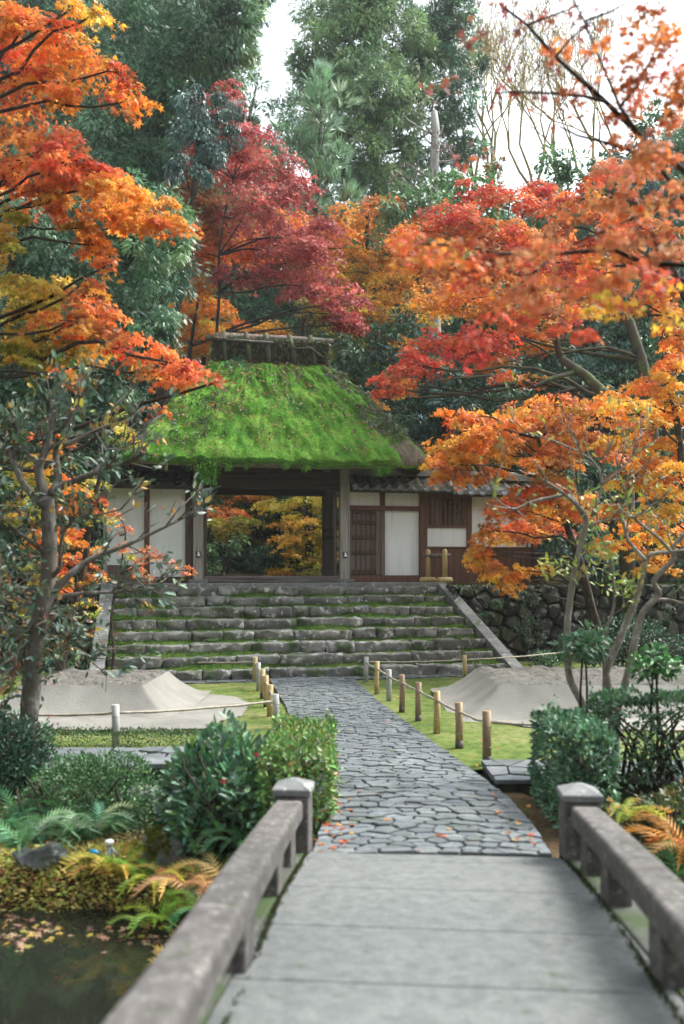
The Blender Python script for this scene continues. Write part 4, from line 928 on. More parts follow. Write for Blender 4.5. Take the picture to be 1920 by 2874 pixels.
for (lb, x, y, z, L, n, pal) in (
    ('dark green fern at the left edge under the grey tree', -2.45, 6.5, .0, .5, 16, GF), ('dark green fern left of the azalea dome', -2.15, 6.05, .02, .5, 18, GF), ('broad dark green fern in front of the azalea dome', -1.85, 6.45, -.02, .5, 15, GF),
    ('pale grey-green fern drooping over the long flat stone', -1.75, 6.2, .08, .42, 8, [(.17, .26, .17), (.22, .3, .2)]),
    ('bright yellow fern at the middle of the pond bank', -1.5, 5.95, -.15, .42, 14, YF), ('lime green fern on the pond bank left of the pale fern', -1.25, 5.85, -.15, .36, 14, GY), ('peach coloured fern below the mossy boulder', -1.0, 5.7, -.12, .36, 12, PF),
    ('faded yellow fern beside the left bridge rail', -.72, 5.65, -.1, .4, 12, YF + PF), ('fresh green fern next to the bridge rail', -.78, 5.35, -.2, .36, 14, GY + GF), ('green fern hanging over the pond edge', -1.12, 5.5, -.28, .34, 11, GY),
    ('yellow fern low against the bridge over the water', -.82, 4.75, -.3, .36, 12, YF), ('lowest yellow fern at the waterline by the bridge', -.8, 4.35, -.34, .3, 9, YF),
    ('green fern left of the left end post', -.62, 5.95, .05, .34, 14, GF),
    ('large orange fern right of the right rail', 2.2, 5.75, .08, .5, 16, OF), ('yellow-orange fern behind the right end post', 1.92, 6.0, .2, .36, 12, OF + YF), ('green fern under the orange fern', 2.05, 5.5, -.02, .4, 14, GF), ('green fern at the right edge of the bank', 2.7, 5.9, .02, .45, 14, GF)):
    fern(lb, x, y, z, L, n, pal)
for (lb, u, v, z, L) in (('small fern at the top of the right retaining wall', 3.72, 2.1, 1.52, .34), ('hanging fern on the upper stones of the right wall', 4.45, 2.02, 1.25, .34), ('light green fern low beside the right kerb', 4.05, 2.0, .3, .34), ('small bright fern halfway down the right wall', 3.95, 2.0, .98, .28)):
    p = gw(u, v, z); fern(lb, p.x, p.y, p.z, L, 9, [(.07, .15, .07), (.12, .2, .1), (.16, .24, .12)], -.1)
for (lb, u, v, z) in (('tiny fern on the second step from the top, left side', -2.35, 2.1, 1.21), ('tiny fern on the seventh step near the left post', -1.35, 2.1, 1.21), ('weed growing on the middle steps left of centre', -1.55, 1.0, .62), ('weed at the bottom step beside the path', 1.1, -.05, .08)):
    p = gw(u, v, z); fern(lb, p.x, p.y, p.z, .17, 9, [(.1, .2, .06), (.14, .26, .08)])
# ground cover and fallen leaves
f = Foliage(); n = 90000
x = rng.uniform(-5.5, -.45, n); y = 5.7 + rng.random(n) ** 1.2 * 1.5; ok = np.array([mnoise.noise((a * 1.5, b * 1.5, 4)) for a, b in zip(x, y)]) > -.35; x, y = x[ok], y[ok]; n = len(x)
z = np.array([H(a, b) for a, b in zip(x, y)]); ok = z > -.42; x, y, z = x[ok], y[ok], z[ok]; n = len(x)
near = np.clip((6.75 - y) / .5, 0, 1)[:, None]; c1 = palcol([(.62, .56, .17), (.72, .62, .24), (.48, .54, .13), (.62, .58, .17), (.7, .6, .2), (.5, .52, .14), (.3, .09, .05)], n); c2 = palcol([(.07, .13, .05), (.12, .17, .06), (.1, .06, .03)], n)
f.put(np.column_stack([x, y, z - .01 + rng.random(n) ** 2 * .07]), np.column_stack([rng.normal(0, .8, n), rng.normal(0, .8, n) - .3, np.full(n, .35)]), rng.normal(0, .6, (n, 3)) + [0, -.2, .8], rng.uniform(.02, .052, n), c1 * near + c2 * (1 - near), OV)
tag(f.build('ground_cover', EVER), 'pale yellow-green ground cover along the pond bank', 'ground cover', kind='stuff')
f = Foliage(); n = 9000; x = rng.uniform(1.75, 6, n); y = rng.uniform(5.4, 7.4, n); z = np.array([H(a, b) for a, b in zip(x, y)])
f.put(np.column_stack([x, y, z]), rng.normal(0, 1, (n, 3)) * [1, 1, .4], np.tile((0, 0, 1.), (n, 1)) + rng.normal(0, .4, (n, 3)), rng.uniform(.03, .06, n), palcol([(.16, .07, .04), (.24, .11, .06), (.1, .05, .03), (.07, .1, .04), (.3, .17, .08)], n), M3)
tag(f.build('leaf_litter', LEAF), 'brown fallen leaves on the bank right of the bridge', 'fallen leaves', kind='stuff')
f = Foliage(); MAP = [(.5, .16, .05), (.45, .08, .04), (.55, .3, .06), (.28, .13, .07)]
def litter(n, X, Y, zf, s=.045, pal=MAP):
    x = rng.uniform(*X, n); y = rng.uniform(*Y, n); z = np.array([zf(a, b) for a, b in zip(x, y)]); ok = z > -5; x, y, z = x[ok], y[ok], z[ok]; n = len(x)
    f.put(np.column_stack([x, y, z + .006]), rng.normal(0, 1, (n, 3)) * [1, 1, .1], np.tile((0, 0, 1.), (n, 1)) + rng.normal(0, .22, (n, 3)), rng.uniform(.7, 1.2, n) * s, palcol(pal, n), M5)
litter(14, (0, 1.4), (5.2, 7.5), lambda a, b: gz(b) + .07)
litter(12, (.95, 1.35), (5.2, 7.0), lambda a, b: gz(b) + .07); litter(60, (-.2, .1), (5.2, 6.6), lambda a, b: gz(b) + .05)
litter(340, (-5, 5.5), (7.6, 15), lambda a, b: gz(b) + .05, .035); litter(16, (-.5, 1.4), (7, 15), lambda a, b: gz(b) + .075, .035)
n = 8; 
for _ in range(9):
    q = Vector(bridge.location) + bside * random.uniform(-.65, .65) + bdir * random.uniform(.1, 3.0); tt = (Vector((q.x - BX, q.y - BY, 0))).dot(bdir); f.put([(q.x, q.y, .2 + bz(tt) + .008)], [(random.gauss(0, 1), random.gauss(0, 1), 0)], [(0, 0, 1)], [.035], palcol([(.3, .12, .08), (.22, .09, .06)], 1), M5)
for kk in range(1, 9):
    n = 14; u = rng.uniform(-3.2, 3, n); pts = [gw(a, (kk - 1) * TR + random.uniform(.05, .3), kk * RI + .01) for a in u]; f.put(pts, rng.normal(0, 1, (n, 3)) * [1, 1, .1], np.tile((0, 0, 1.), (n, 1)), np.full(n, .035), palcol(MAP, n), M5)
tag(f.build('fallen_leaves', LEAF), 'scattered fallen maple leaves on path, moss and steps', 'fallen leaves', kind='stuff')
f = Foliage()
def wz(a, b): return -.338 if H(a, b) < -.4 and mnoise.noise((a * 1.1, b * 1.6, 3)) > -.05 else -9
litter(700, (-4, -.5), (5.2, 6.1), wz, .05, [(.3, .2, .13), (.4, .28, .18), (.22, .12, .07), (.45, .33, .1)])
litter(120, (-3, -.55), (3.2, 5.3), lambda a, b: -.338 if mnoise.noise((a * 1.6, b * 1.6, 8)) > .3 else -9, .045, [(.35, .24, .16), (.4, .3, .2), (.2, .1, .06)])
tag(f.build('floating_leaves', LEAF), 'brown fallen leaves floating on the dark pond', 'fallen leaves', kind='stuff')

# ================================================================== TREES
RED = [(.6, .09, .05), (.66, .13, .06), (.55, .06, .05), (.62, .17, .07)]
REDOR = [(.68, .17, .05), (.7, .23, .06), (.62, .11, .05), (.72, .3, .07)]
ORG = [(.72, .27, .045), (.74, .34, .05), (.68, .2, .045), (.75, .4, .07)]
YOR = [(.74, .42, .05), (.72, .48, .07), (.7, .34, .05)]
YEL = [(.72, .54, .07), (.6, .5, .08), (.76, .52, .07), (.46, .44, .08)]
OLV = [(.4, .36, .06), (.5, .42, .07), (.28, .32, .06)]
PUR = [(.4, .085, .085), (.46, .11, .1), (.34, .07, .07), (.52, .15, .12)]
BRN = [(.45, .17, .07), (.5, .22, .08), (.38, .13, .06)]
PNK = [(.64, .2, .08), (.6, .26, .11), (.56, .16, .07), (.66, .3, .12)]
RUST = [(.55, .17, .05), (.5, .13, .05), (.6, .24, .06)]
CY1 = [(.075, .175, .09), (.105, .225, .115), (.14, .27, .14), (.05, .125, .068)]
CY2 = [(.18, .3, .13), (.23, .36, .16), (.3, .42, .2), (.13, .23, .11)]
CY3 = [(.22, .36, .22), (.27, .41, .26), (.18, .3, .18)]
BLG = [(.07, .16, .14), (.11, .21, .18), (.055, .125, .105), (.17, .27, .24)]
MGR = [(.1, .22, .09), (.14, .28, .11), (.19, .34, .14)]
DKG = [(.04, .1, .05), (.062, .14, .068), (.09, .18, .09)]
GYL = [(.1, .2, .05), (.2, .27, .06), (.07, .15, .05)]

def limb(mb, p, q, r0, r1, wob=.08, n=7, sag=.0):
    p, q = Vector(p), Vector(q); L = (q - p).length; pts = []
    s = random.uniform(0, 50)
    for i in range(n + 1):
        t = i / n; w = math.sin(math.pi * t) * wob * L
        pts.append(p.lerp(q, t) + Vector((mnoise.noise((t * 3, s, 0)), mnoise.noise((t * 3, s, 7)), mnoise.noise((t * 3, s, 13)) + sag * 4 * t * (1 - t))) * w)
    mb.tube(pts, [r0 + (r1 - r0) * i / n for i in range(n + 1)], 6); return pts
def pad_maple(f, c, rx, ry, rz, pal, size, cover, Y, tm=M3, flat=.35):
    cover = cover * 1.75
    area = math.pi * rx * rz_eff(rx, ry) ; n = int(cover * math.pi * rx * ry / (size * size * .5)); n = max(n, 30)
    ns = max(5, int(n / 42)); q = rng.normal(0, 1, (ns, 3)); q = q / np.linalg.norm(q, axis=1, keepdims=True) * rng.uniform(.15, 1, (ns, 1)) ** .5
    sc = q * [rx, rz, ry]; per = max(1, n // ns)
    base = palcol(pal, ns, .08, .2)
    for i in range(ns):
        m = int(per * rng.uniform(.6, 1.5)); R_ = min(rx, 2.0) * rng.uniform(.16, .34) + size * 1.5
        a = rng.uniform(0, 6.283, m); r = R_ * np.sqrt(rng.random(m)); el = rng.uniform(.5, 1); ro = rng.uniform(0, 3.14)
        ux, uy = r * np.cos(a), r * np.sin(a) * el; x = ux * math.cos(ro) - uy * math.sin(ro); y = ux * math.sin(ro) + uy * math.cos(ro)
        tilt = np.array([q[i, 0], q[i, 1]]) * -.45 + rng.normal(0, .12, 2)
        z = x * tilt[0] + y * tilt[1] - .35 * r * r / R_ + rng.normal(0, R_ * .12, m)
        P = np.column_stack([x, y, z]) + sc[i]; T = np.column_stack([x, y, np.full(m, -.25 * R_)]) / R_ + rng.normal(0, .45, (m, 3)) + [0, 0, -.25]
        N = np.tile([q[i, 0] * .5, q[i, 1] * .5 - .35, .75], (m, 1)) + rng.normal(0, .42, (m, 3))
        f.put(P + np.array(c), T, N, rng.uniform(.65, 1.15, m) * size, base[i] * (1 + rng.normal(0, .12, (m, 1))) * (1 + rng.normal(0, .05, (m, 3))), tm)
    return sc + np.array(c)
def rz_eff(a, b): return b
def pad_ever(f, c, rx, ry, rz, pal, size, cover, tm=FR, hang=.5, spiky=.4, ratio=.42):
    if tm is FR: size *= .58; cover *= 1.1
    n = max(30, int(cover * math.pi * rx * ry / (size * size * ratio)))
    nb = max(4, int(n / 70)); d = rng.normal(0, 1, (nb, 3)); d /= np.linalg.norm(d, axis=1, keepdims=True); bc = d * rng.uniform(.3, 1, (nb, 1)) ** .5 * [rx, rz, ry]
    base = palcol(pal, nb, .05, .26); per = n // nb
    for i in range(nb):
        m = int(per * rng.uniform(.6, 1.4)); br = (rx * ry * rz) ** (1 / 3) * rng.uniform(.17, .33) + size * .3
        o = rng.normal(0, 1, (m, 3)); o /= np.linalg.norm(o, axis=1, keepdims=True); P = o * br * rng.uniform(.35, 1, (m, 1)) ** .6 * [1.15, 1.15, .85] + bc[i]
        T = o * .8 + d[i] * .5 + rng.normal(0, spiky, (m, 3)) + [0, 0, -hang]; N = np.tile([0, -.5, .8], (m, 1)) + o * .4 + rng.normal(0, .5, (m, 3))
        f.put(P + np.array(c), T, N, rng.uniform(.65, 1.2, m) * size, base[i] * (1 + rng.normal(0, .1, (m, 1))) * (1 + rng.normal(0, .04, (m, 3))), tm)
    return bc + np.array(c)
def tree(name, label, base, r, pads, kind='maple', size=.085, cover=2.0, tm=None, bk=BARKD, cat='tree', group=None, tops=None, mat=None, twig=3, depth=.7, lean=None, hang=.5, spiky=.4, limbs=True, lf=1.0):
    """pads: (px, py, rx, ry, distance, palette) measured on the photo, each a cloud of foliage with its own depth"""
    base = Vector(base); t = thing(name, label, cat, base, 0, group); f = Foliage(); mb = MB(); cs = []
    for (px, py, rx, ry, Y, pal) in pads:
        Y = Y + rng.normal(0, .25 if Y < 14 else .6); c = W(px, py, Y); rX, rY = rx / F * Y, ry / F * Y
        if kind == 'maple': tips = pad_maple(f, c, rX, rY, min(rX * depth, 2.4), pal, size, cover, Y, tm or M3)
        else: tips = pad_ever(f, c, rX, rY, min(rX * .9, 3), pal, size, cover, tm or FR, hang, spiky, .11 if (tm or FR) is FR else .17)
        cs.append((c, rX, tips))
    top = Vector(tops) if tops else (sum((c for c, _, _ in cs), Vector()) / len(cs)).lerp(max((c for c, _, _ in cs), key=lambda c: c.z), .6)
    tr = limb(mb, base + Vector((0, 0, -.3)), top, r, r * .3, .06, 12) if lean is None else lean
    if lean is not None: mb.tube(lean, [r * (1 - .6 * i / (len(lean) - 1)) for i in range(len(lean))], 9, lump=.15)
    if limbs:
        for c, rX, tips in cs:
            if random.random() > lf: continue
            hd = [(p - c).length + (2.0 * max(0, p.z - c.z + .2)) for p in tr]; i = min(range(len(tr)), key=lambda i: hd[i]); L = (tr[i] - c).length
            if L > .3: pts = limb(mb, tr[i], c, min(r * .45, .008 + L * .009), .006 + .002 * L, .12, 8, .3)
            for q in random.sample(range(len(tips)), min(twig, len(tips))): limb(mb, c, Vector(tips[q]), .006 + .002 * rX, .003, .12, 4)
    mb.build('trunk', bk, t, off=base, smooth=True)
    f.build('crown', mat or (LEAF if kind == 'maple' else EVER), t, off=base); return t
def g0(px, Y, dz=0): x = (px - 960) / F * Y; return (x, Y, H(x, Y) + dz)

def P_(Y, pal, *L): return [(a, b, c, d, Y, pal) for a, b, c, d in L]
# left evergreens
tree('cypress_tree', 'tall dark green cypress filling the upper left sky', g0(430, 25), .38,
     P_(25, CY1, (330, 60, 130, 90), (470, 40, 150, 100), (610, 60, 110, 100), (560, 170, 150, 100), (400, 170, 130, 90), (480, 270, 150, 100), (440, 380, 150, 110), (400, 480, 120, 90), (330, 300, 120, 100), (540, -60, 180, 90), (300, 420, 120, 100)) + P_(25, CY2, (660, 110, 80, 70), (690, 30, 70, 70), (640, 200, 70, 60), (590, 220, 80, 60)) + P_(25, BLG, (700, 70, 45, 80), (725, 10, 35, 50)), 'ever', .34, 2.6, hang=.7)
tree('evergreen_tree', 'blue-green broadleaf evergreen hanging below the tall cypress', g0(380, 22), .16,
     P_(22, [(.05, .12, .1), (.08, .16, .135), (.04, .09, .075), (.13, .21, .18)], (560, 300, 80, 60), (600, 370, 70, 70), (540, 400, 80, 70), (590, 450, 55, 60), (640, 310, 50, 50), (520, 470, 60, 50)), 'ever', .12, 2.4, tm=OV, mat=GLOSS, hang=1.3)
tree('cypress_tree', 'thin dark cypress spray leaning into the white sky gap', g0(480, 27), .12,
     P_(27, CY1, (680, 250, 60, 40), (730, 205, 40, 18), (700, 310, 50, 40), (720, 350, 35, 30), (650, 360, 60, 50), (740, 290, 25, 20)), 'ever', .3, 1.7)
tree('cypress_tree', 'green cypress with drooping sprays behind the orange maple', g0(330, 21), .22,
     P_(18.5, CY1, (460, 640, 90, 100), (480, 750, 90, 100), (400, 720, 100, 130), (430, 860, 100, 90), (330, 900, 120, 110), (350, 600, 100, 110), (250, 700, 110, 120), (450, 930, 80, 60)) + P_(18, MGR, (430, 700, 60, 60), (500, 690, 50, 60), (470, 600, 60, 40)), 'ever', .24, 2.6, hang=.9)
tree('cypress_tree', 'dark cypress at the far left behind the yellow maple spray', g0(60, 19), .22,
     P_(18, DKG, (120, 640, 150, 120), (60, 760, 130, 130), (190, 800, 120, 130), (80, 930, 140, 120), (220, 980, 130, 110), (300, 1040, 110, 90), (-40, 560, 120, 130)), 'ever', .26, 2.6, hang=.9)
for i, (px, Y, pl) in enumerate(((60, 17, [(60, 1140, 120, 90), (0, 1260, 120, 110), (120, 1290, 110, 110), (40, 1420, 120, 120), (60, 1560, 130, 120)]), (290, 19, [(260, 1170, 110, 90), (350, 1120, 90, 80), (210, 1290, 90, 100), (300, 1260, 90, 70), (200, 1420, 60, 100), (190, 1560, 60, 120)]))):
    tree('evergreen_shrub', ('dark evergreen shrub at the far left behind the grey trunk', 'dark evergreen shrub left of the thatched roof')[i], g0(px, Y), .12, P_(Y, DKG, *pl), 'ever', .15, 2.6, tm=OV, cat='shrub', mat=GLOSS, twig=2)
# far trees
tree('hinoki_cypress', 'tall green hinoki cypress with rounded clumps in the centre', g0(1010, 34), .4,
     P_(34, CY2, (980, 90, 110, 60), (900, 110, 60, 50), (1000, 150, 110, 55), (1110, 90, 90, 60), (1170, 170, 100, 50), (940, 230, 110, 60), (1060, 250, 90, 55), (1180, 260, 70, 45), (960, 330, 110, 60), (1080, 340, 75, 50), (860, 190, 50, 40), (1000, 410, 110, 55), (1100, 430, 85, 50), (1060, 500, 80, 40), (930, 450, 70, 60), (1150, 360, 60, 50), (900, 260, 80, 60), (1000, 300, 110, 60), (880, 400, 70, 60), (1030, 200, 120, 60), (990, 480, 90, 50), (1120, 500, 70, 50), (940, 30, 110, 60), (1060, 20, 100, 60), (1130, 300, 70, 50), (1000, -30, 120, 50)) + P_(35.5, CY1, (1230, 60, 80, 55), (1290, 120, 70, 45), (1250, 200, 70, 45), (1300, 260, 60, 45), (1280, 350, 60, 45), (1310, 430, 60, 50), (1330, 190, 35, 25), (1190, 90, 70, 60), (1240, 460, 60, 50), (1200, 20, 90, 50), (1270, 30, 70, 50), (1230, 300, 80, 50), (1190, 420, 70, 50), (1220, 150, 80, 50)) + P_(34, GYL, (1000, 20, 80, 40), (1060, 30, 50, 40), (950, 60, 50, 30)), 'ever', .4, 3.3, hang=.45, tops=W(1050, 330, 34.5))
tree('cypress_tree', 'sparse cypress edge left of the hinoki against the sky', g0(850, 37), .2, P_(37, CY1, (840, 150, 40, 25), (825, 215, 40, 30), (800, 270, 40, 25), (780, 330, 40, 30), (835, 330, 45, 45), (790, 390, 50, 40), (880, 60, 30, 40), (930, 15, 40, 30)), 'ever', .36, 1.5)
tree('young_cedar', 'pale green young cedar with feathery upright tips', g0(870, 29), .16, P_(29, CY3, (900, 235, 40, 35), (880, 300, 60, 40), (925, 300, 45, 50), (830, 370, 55, 45), (905, 380, 60, 45), (870, 440, 75, 45), (935, 460, 40, 50), (900, 520, 70, 45), (955, 540, 45, 50), (860, 590, 60, 40), (960, 600, 45, 40), (800, 430, 40, 40)), 'ever', .42, 2.2, tm=NEED, hang=-.9, spiky=.3, tops=W(905, 215, 29))
sn = thing('dead_snag', 'silvery broken dead trunk standing in front of the hinoki', 'dead tree', g0(1220, 30)); b = Vector(sn.location); mb = MB()
mb.tube([b + Vector((0, 0, -.2)), W(1220, 900, 30), W(1221, 600, 30), W(1219, 440, 30), W(1223, 370, 30), W(1219, 312, 30)], [.24, .21, .18, .15, .14, .1], 10, lump=.35)
for a, c_, r_ in (((1214, 375), (1165, 350), .05), ((1165, 350), (1130, 320), .035), ((1225, 455), (1290, 444), .05), ((1212, 405), (1185, 370), .03), ((1212, 500), (1140, 455), .05), ((1228, 395), (1245, 350), .04)): mb.tube([W(*a, 30), W((a[0] + c_[0]) / 2, (a[1] + c_[1]) / 2 + 4, 29.9), W(*c_, 29.8)], [r_, r_ * .7, r_ * .35], 6)
mb.build('trunk', BARKS, sn, off=b, smooth=True)
f = Foliage(); 
for (px, py, rx, ry) in ((1220, 405, 50, 22), (1120, 495, 50, 26), (1260, 440, 50, 14), (1160, 500, 40, 20)): pad_ever(f, W(px, py, 30), rx / F * 30, ry / F * 30, .5, [(.2, .15, .12), (.26, .21, .17)], .22, 1.3, NEED, .3)
tag(f.build('dry_twigs', EVER, sn, off=b), kind='stuff')
def bare(label, px, Y, ht, spread, seed, base_py):
    random.seed(seed); b = Vector(g0(px, Y)); t = thing('bare_tree', label, 'tree', b, 0, 'bare trees against the sky'); mb = MB(); tips = []
    def grow(p, d, L, r, dep):
        q = p + d * L; mid = p.lerp(q, .5) + Vector((random.gauss(0, .05), random.gauss(0, .05), 0)) * L; mb.tube([p, mid, q], [r, r * .85, r * .7], 5 if dep < 3 else 4)
        if dep > 1: tips.append(q); tips.append(mid)
        if dep == 7: return
        for _ in range(3 if dep in (1, 3) else 2):
            nd = (d + Vector((random.gauss(0, spread), random.gauss(0, spread), random.gauss(.12, .15)))).normalized(); grow(q, nd, L * random.uniform(.62, .82), max(r * .62, .0085), dep + 1)
    s0 = W(px, base_py, Y)
    mb.tube([b, b.lerp(s0, .5) + Vector((.2, 0, 0)), s0], [.2, .17, .14], 7)
    for k_ in range(3): grow(s0, Vector((random.gauss(0, .3), random.gauss(0, .3), 1)).normalized(), ht * .27, .075, 0)
    mb.build('trunk', BARKY, t, off=b, smooth=True); f = Foliage(); n = 520; k_ = rng.integers(0, len(tips), n); P = np.array([tips[i] for i in k_]) + rng.normal(0, .16, (n, 3))
    f.put(P, rng.normal(0, 1, (n, 3)), rng.normal(0, 1, (n, 3)), rng.uniform(.06, .11, n), palcol([(.6, .5, .12), (.5, .42, .12), (.4, .3, .12)], n), OV); f.build('last_leaves', LEAF, t, off=b)
bare('bare yellow-twigged tree beside the dead snag', 1390, 37, 8.0, .3, 4, 560)
bare('bare yellow-twigged tree in the middle of the pale sky gap', 1500, 40, 8.6, .3, 9, 540)
bare('bare yellow-twigged tree second from the right', 1570, 43, 9.2, .3, 19, 500)
bare('bare yellow-twigged tree closest to the hinoki cypress', 1330, 41, 8.6, .3, 27, 520)
bare('bare yellow-twigged tree farthest right behind the near boughs', 1750, 42, 8.2, .32, 33, 500)
bare('bare yellow-twigged tree nearest the rusty maple branches', 1660, 39, 7.8, .31, 15, 520)
tree('broadleaf_tree', 'mid green broadleaf tree below the dead snag', g0(1250, 27), .2, P_(27, MGR, (1140, 580, 80, 50), (1220, 560, 90, 50), (1330, 530, 90, 50), (1290, 600, 110, 55), (1140, 640, 80, 50), (1380, 600, 80, 50), (1250, 680, 90, 60), (1040, 700, 60, 60), (1400, 470, 50, 30)), 'ever', .2, 2.2, tm=OV, hang=.4)
tree('broadleaf_tree', 'dark green broadleaf tree behind the right maple branches', g0(1640, 24), .22, P_(24, MGR[:1] + DKG[2:] + BLG[:1], (1620, 520, 100, 80), (1560, 600, 80, 70), (1700, 560, 100, 80), (1660, 650, 110, 60), (1560, 470, 50, 50), (1790, 600, 90, 90), (1850, 370, 80, 60), (1890, 450, 80, 90), (1740, 480, 80, 50), (1500, 560, 50, 50)), 'ever', .17, 2.3, tm=OV, mat=GLOSS, hang=.6)
# red and orange maples behind the gate
tree('weeping_maple', 'purple-red layered maple above the ridge of the gate', g0(480, 23.5), .08,
     P_(23.5, PUR, (620, 320, 70, 60), (690, 400, 90, 50), (760, 470, 100, 50), (835, 530, 80, 38), (650, 470, 110, 55), (720, 560, 120, 50), (760, 650, 120, 50), (830, 730, 120, 45), (890, 800, 110, 40), (930, 880, 45, 50), (640, 250, 40, 30), (700, 770, 110, 35), (980, 905, 60, 28), (960, 840, 80, 32), (900, 640, 70, 34), (560, 450, 60, 50), (860, 680, 80, 36), (590, 380, 50, 50)) + P_(24.5, BRN, (560, 540, 90, 70), (580, 640, 80, 60), (640, 610, 90, 50)) + P_(24.6, REDOR, (640, 680, 100, 50), (560, 720, 80, 50), (720, 700, 90, 40), (800, 610, 60, 30)), size=.09, cover=2.0)
tree('orange_maple', 'pale orange maple behind the left end of the ridge', g0(450, 26), .14, P_(26, ORG + YOR, (560, 870, 80, 50), (530, 950, 70, 50), (500, 880, 60, 60), (610, 860, 60, 35), (580, 930, 60, 30), (480, 1000, 60, 40), (660, 920, 60, 25), (540, 800, 60, 30), (760, 925, 90, 25)), size=.095, cover=1.8)
tree('orange_maple', 'tall salmon-orange maple between the red maple and the hinoki', g0(1000, 28), .18, P_(28, PNK[:2] + ORG, (900, 640, 110, 40), (1000, 610, 80, 40), (1070, 570, 60, 35), (960, 690, 110, 40), (1060, 680, 60, 40), (860, 700, 80, 40)), size=.1, cover=1.8)
tree('yellow_maple', 'yellow-orange layered maple right of the ridge', g0(1030, 26.5), .18, P_(26.5, YOR + ORG[:1], (1000, 740, 100, 50), (1100, 800, 100, 50), (1020, 860, 100, 50), (1080, 930, 80, 45), (1180, 880, 70, 40), (930, 760, 80, 40), (1130, 730, 80, 40)) + P_(26.5, OLV, (940, 910, 70, 45), (1000, 980, 70, 45), (970, 1050, 60, 50), (900, 850, 60, 40)), size=.095, cover=1.9)
tree('red_maple', 'large red-orange maple with a mossy leaning trunk right of the roof', g0(1850, 20), .17,
     P_(20, RED, (1340, 540, 70, 38), (1430, 560, 80, 45), (1530, 535, 60, 38), (1280, 600, 80, 40), (1260, 960, 120, 45), (1150, 1020, 100, 40), (1350, 960, 100, 45), (1070, 1080, 60, 35)) + P_(20, REDOR, (1420, 660, 110, 50), (1180, 650, 90, 42), (1130, 710, 60, 40), (1260, 740, 110, 50), (1380, 760, 110, 50), (1500, 700, 90, 50), (1600, 720, 90, 50), (1320, 640, 80, 40)) + P_(20.5, ORG, (1320, 840, 110, 50), (1210, 830, 80, 40), (1450, 850, 110, 60), (1560, 800, 90, 50), (1480, 950, 80, 40), (1500, 1062, 40, 18), (1040, 1120, 40, 25), (1400, 1020, 60, 25), (1130, 1080, 50, 25)), size=.085, cover=2.0, bk=BARKM,
     lean=[W(1850, 1660, 20), W(1842, 1400, 20), W(1826, 1130, 20), W(1800, 1010, 20), (W(1768, 905, 20.2)), W(1690, 840, 20.4), W(1560, 760, 20.4), W(1430, 680, 20.3)])
t_ = thing('leaning_trunk', 'thick pale mossy bough leaning left under the red maple', 'tree trunk', g0(1760, 19)); b = Vector(t_.location); mb = MB()
mb.tube([b, W(1760, 1300, 19), W(1705, 1115, 19), W(1640, 1052, 19), W(1572, 1005, 19)], [.17, .15, .13, .11, .08], 10, lump=.2)
mb.tube([W(1620, 1040, 19), W(1540, 1065, 18.8), W(1500, 1085, 18.7), (W(1440, 1050, 18.6)), W(1300, 1060, 18.5), W(1180, 1075, 18.4)], [.06, .05, .05, .035, .025, .012], 7, lump=.2); mb.tube([W(1572, 1005, 19), W(1555, 930, 19), W(1570, 840, 19)], [.08, .05, .03], 7)
mb.build('trunk', BARKM, t_, off=b, smooth=True)
f = Foliage(); [pad_maple(f, W(a, b_, 18.6), c_ / F * 19, d / F * 19, .4, REDOR, .085, 1.6, 19) for a, b_, c_, d in ((1560, 850, 70, 30), (1420, 1060, 60, 16), (1580, 920, 60, 25))]; f.build('crown', LEAF, t_, off=b)
# understory behind the right side and through the gate
for i, (px, Y, pl) in enumerate(((1080, 25, [(1020, 990, 90, 70), (1100, 960, 90, 70), (1140, 1060, 90, 70), (1060, 1110, 90, 80), (1180, 1160, 90, 80), (1160, 1250, 90, 70)]), (1380, 24, [(1290, 1080, 100, 70), (1400, 1060, 100, 60), (1330, 1160, 100, 70), (1450, 1130, 90, 60), (1250, 1210, 90, 70), (1400, 1260, 120, 70), (1240, 1000, 80, 60)]), (1680, 23, [(1560, 1000, 90, 80), (1660, 960, 90, 80), (1620, 1080, 100, 70), (1740, 1040, 90, 80), (1560, 1130, 90, 60), (1500, 920, 80, 60), (1700, 900, 80, 60)]), (1880, 23, [(1850, 900, 90, 90), (1900, 1020, 90, 90), (1800, 800, 90, 80), (1920, 760, 80, 80), (1880, 640, 80, 80)]), (1750, 21, [(1620, 1360, 120, 110), (1760, 1340, 130, 120), (1900, 1360, 120, 130), (1640, 1520, 120, 100), (1800, 1540, 130, 100), (1920, 1560, 110, 120)]))):
    tree('evergreen_shrub', ('dark evergreen thicket right behind the roof slope', 'dark evergreen thicket under the red maple', 'dark camellia thicket around the leaning bough', 'dark evergreen behind the right edge maples', 'dark evergreen thicket behind the retaining wall on the right')[i], g0(px, Y), .13, P_(Y, DKG + BLG[:1], *pl), 'ever', .16, 2.6, tm=OV, cat='shrub', mat=GLOSS, twig=2)
G = 'trees seen through the gate'
tree('yellow_maple', 'bright yellow maple framed on the right inside the gate opening', g0(860, 29), .05, P_(29, YEL, (850, 1420, 80, 30), (880, 1480, 60, 30), (830, 1460, 70, 22), (860, 1540, 70, 30), (880, 1590, 60, 25), (920, 1530, 60, 60), (800, 1590, 50, 20), (900, 1400, 70, 40), (830, 1500, 70, 26), (890, 1560, 70, 30), (840, 1620, 80, 20), (780, 1420, 60, 24)) + P_(28, YOR, (790, 1470, 50, 12), (790, 1512, 55, 13), (800, 1550, 40, 10), (780, 1600, 50, 14), (850, 1455, 50, 12)), size=.1, cover=1.7, group=G)
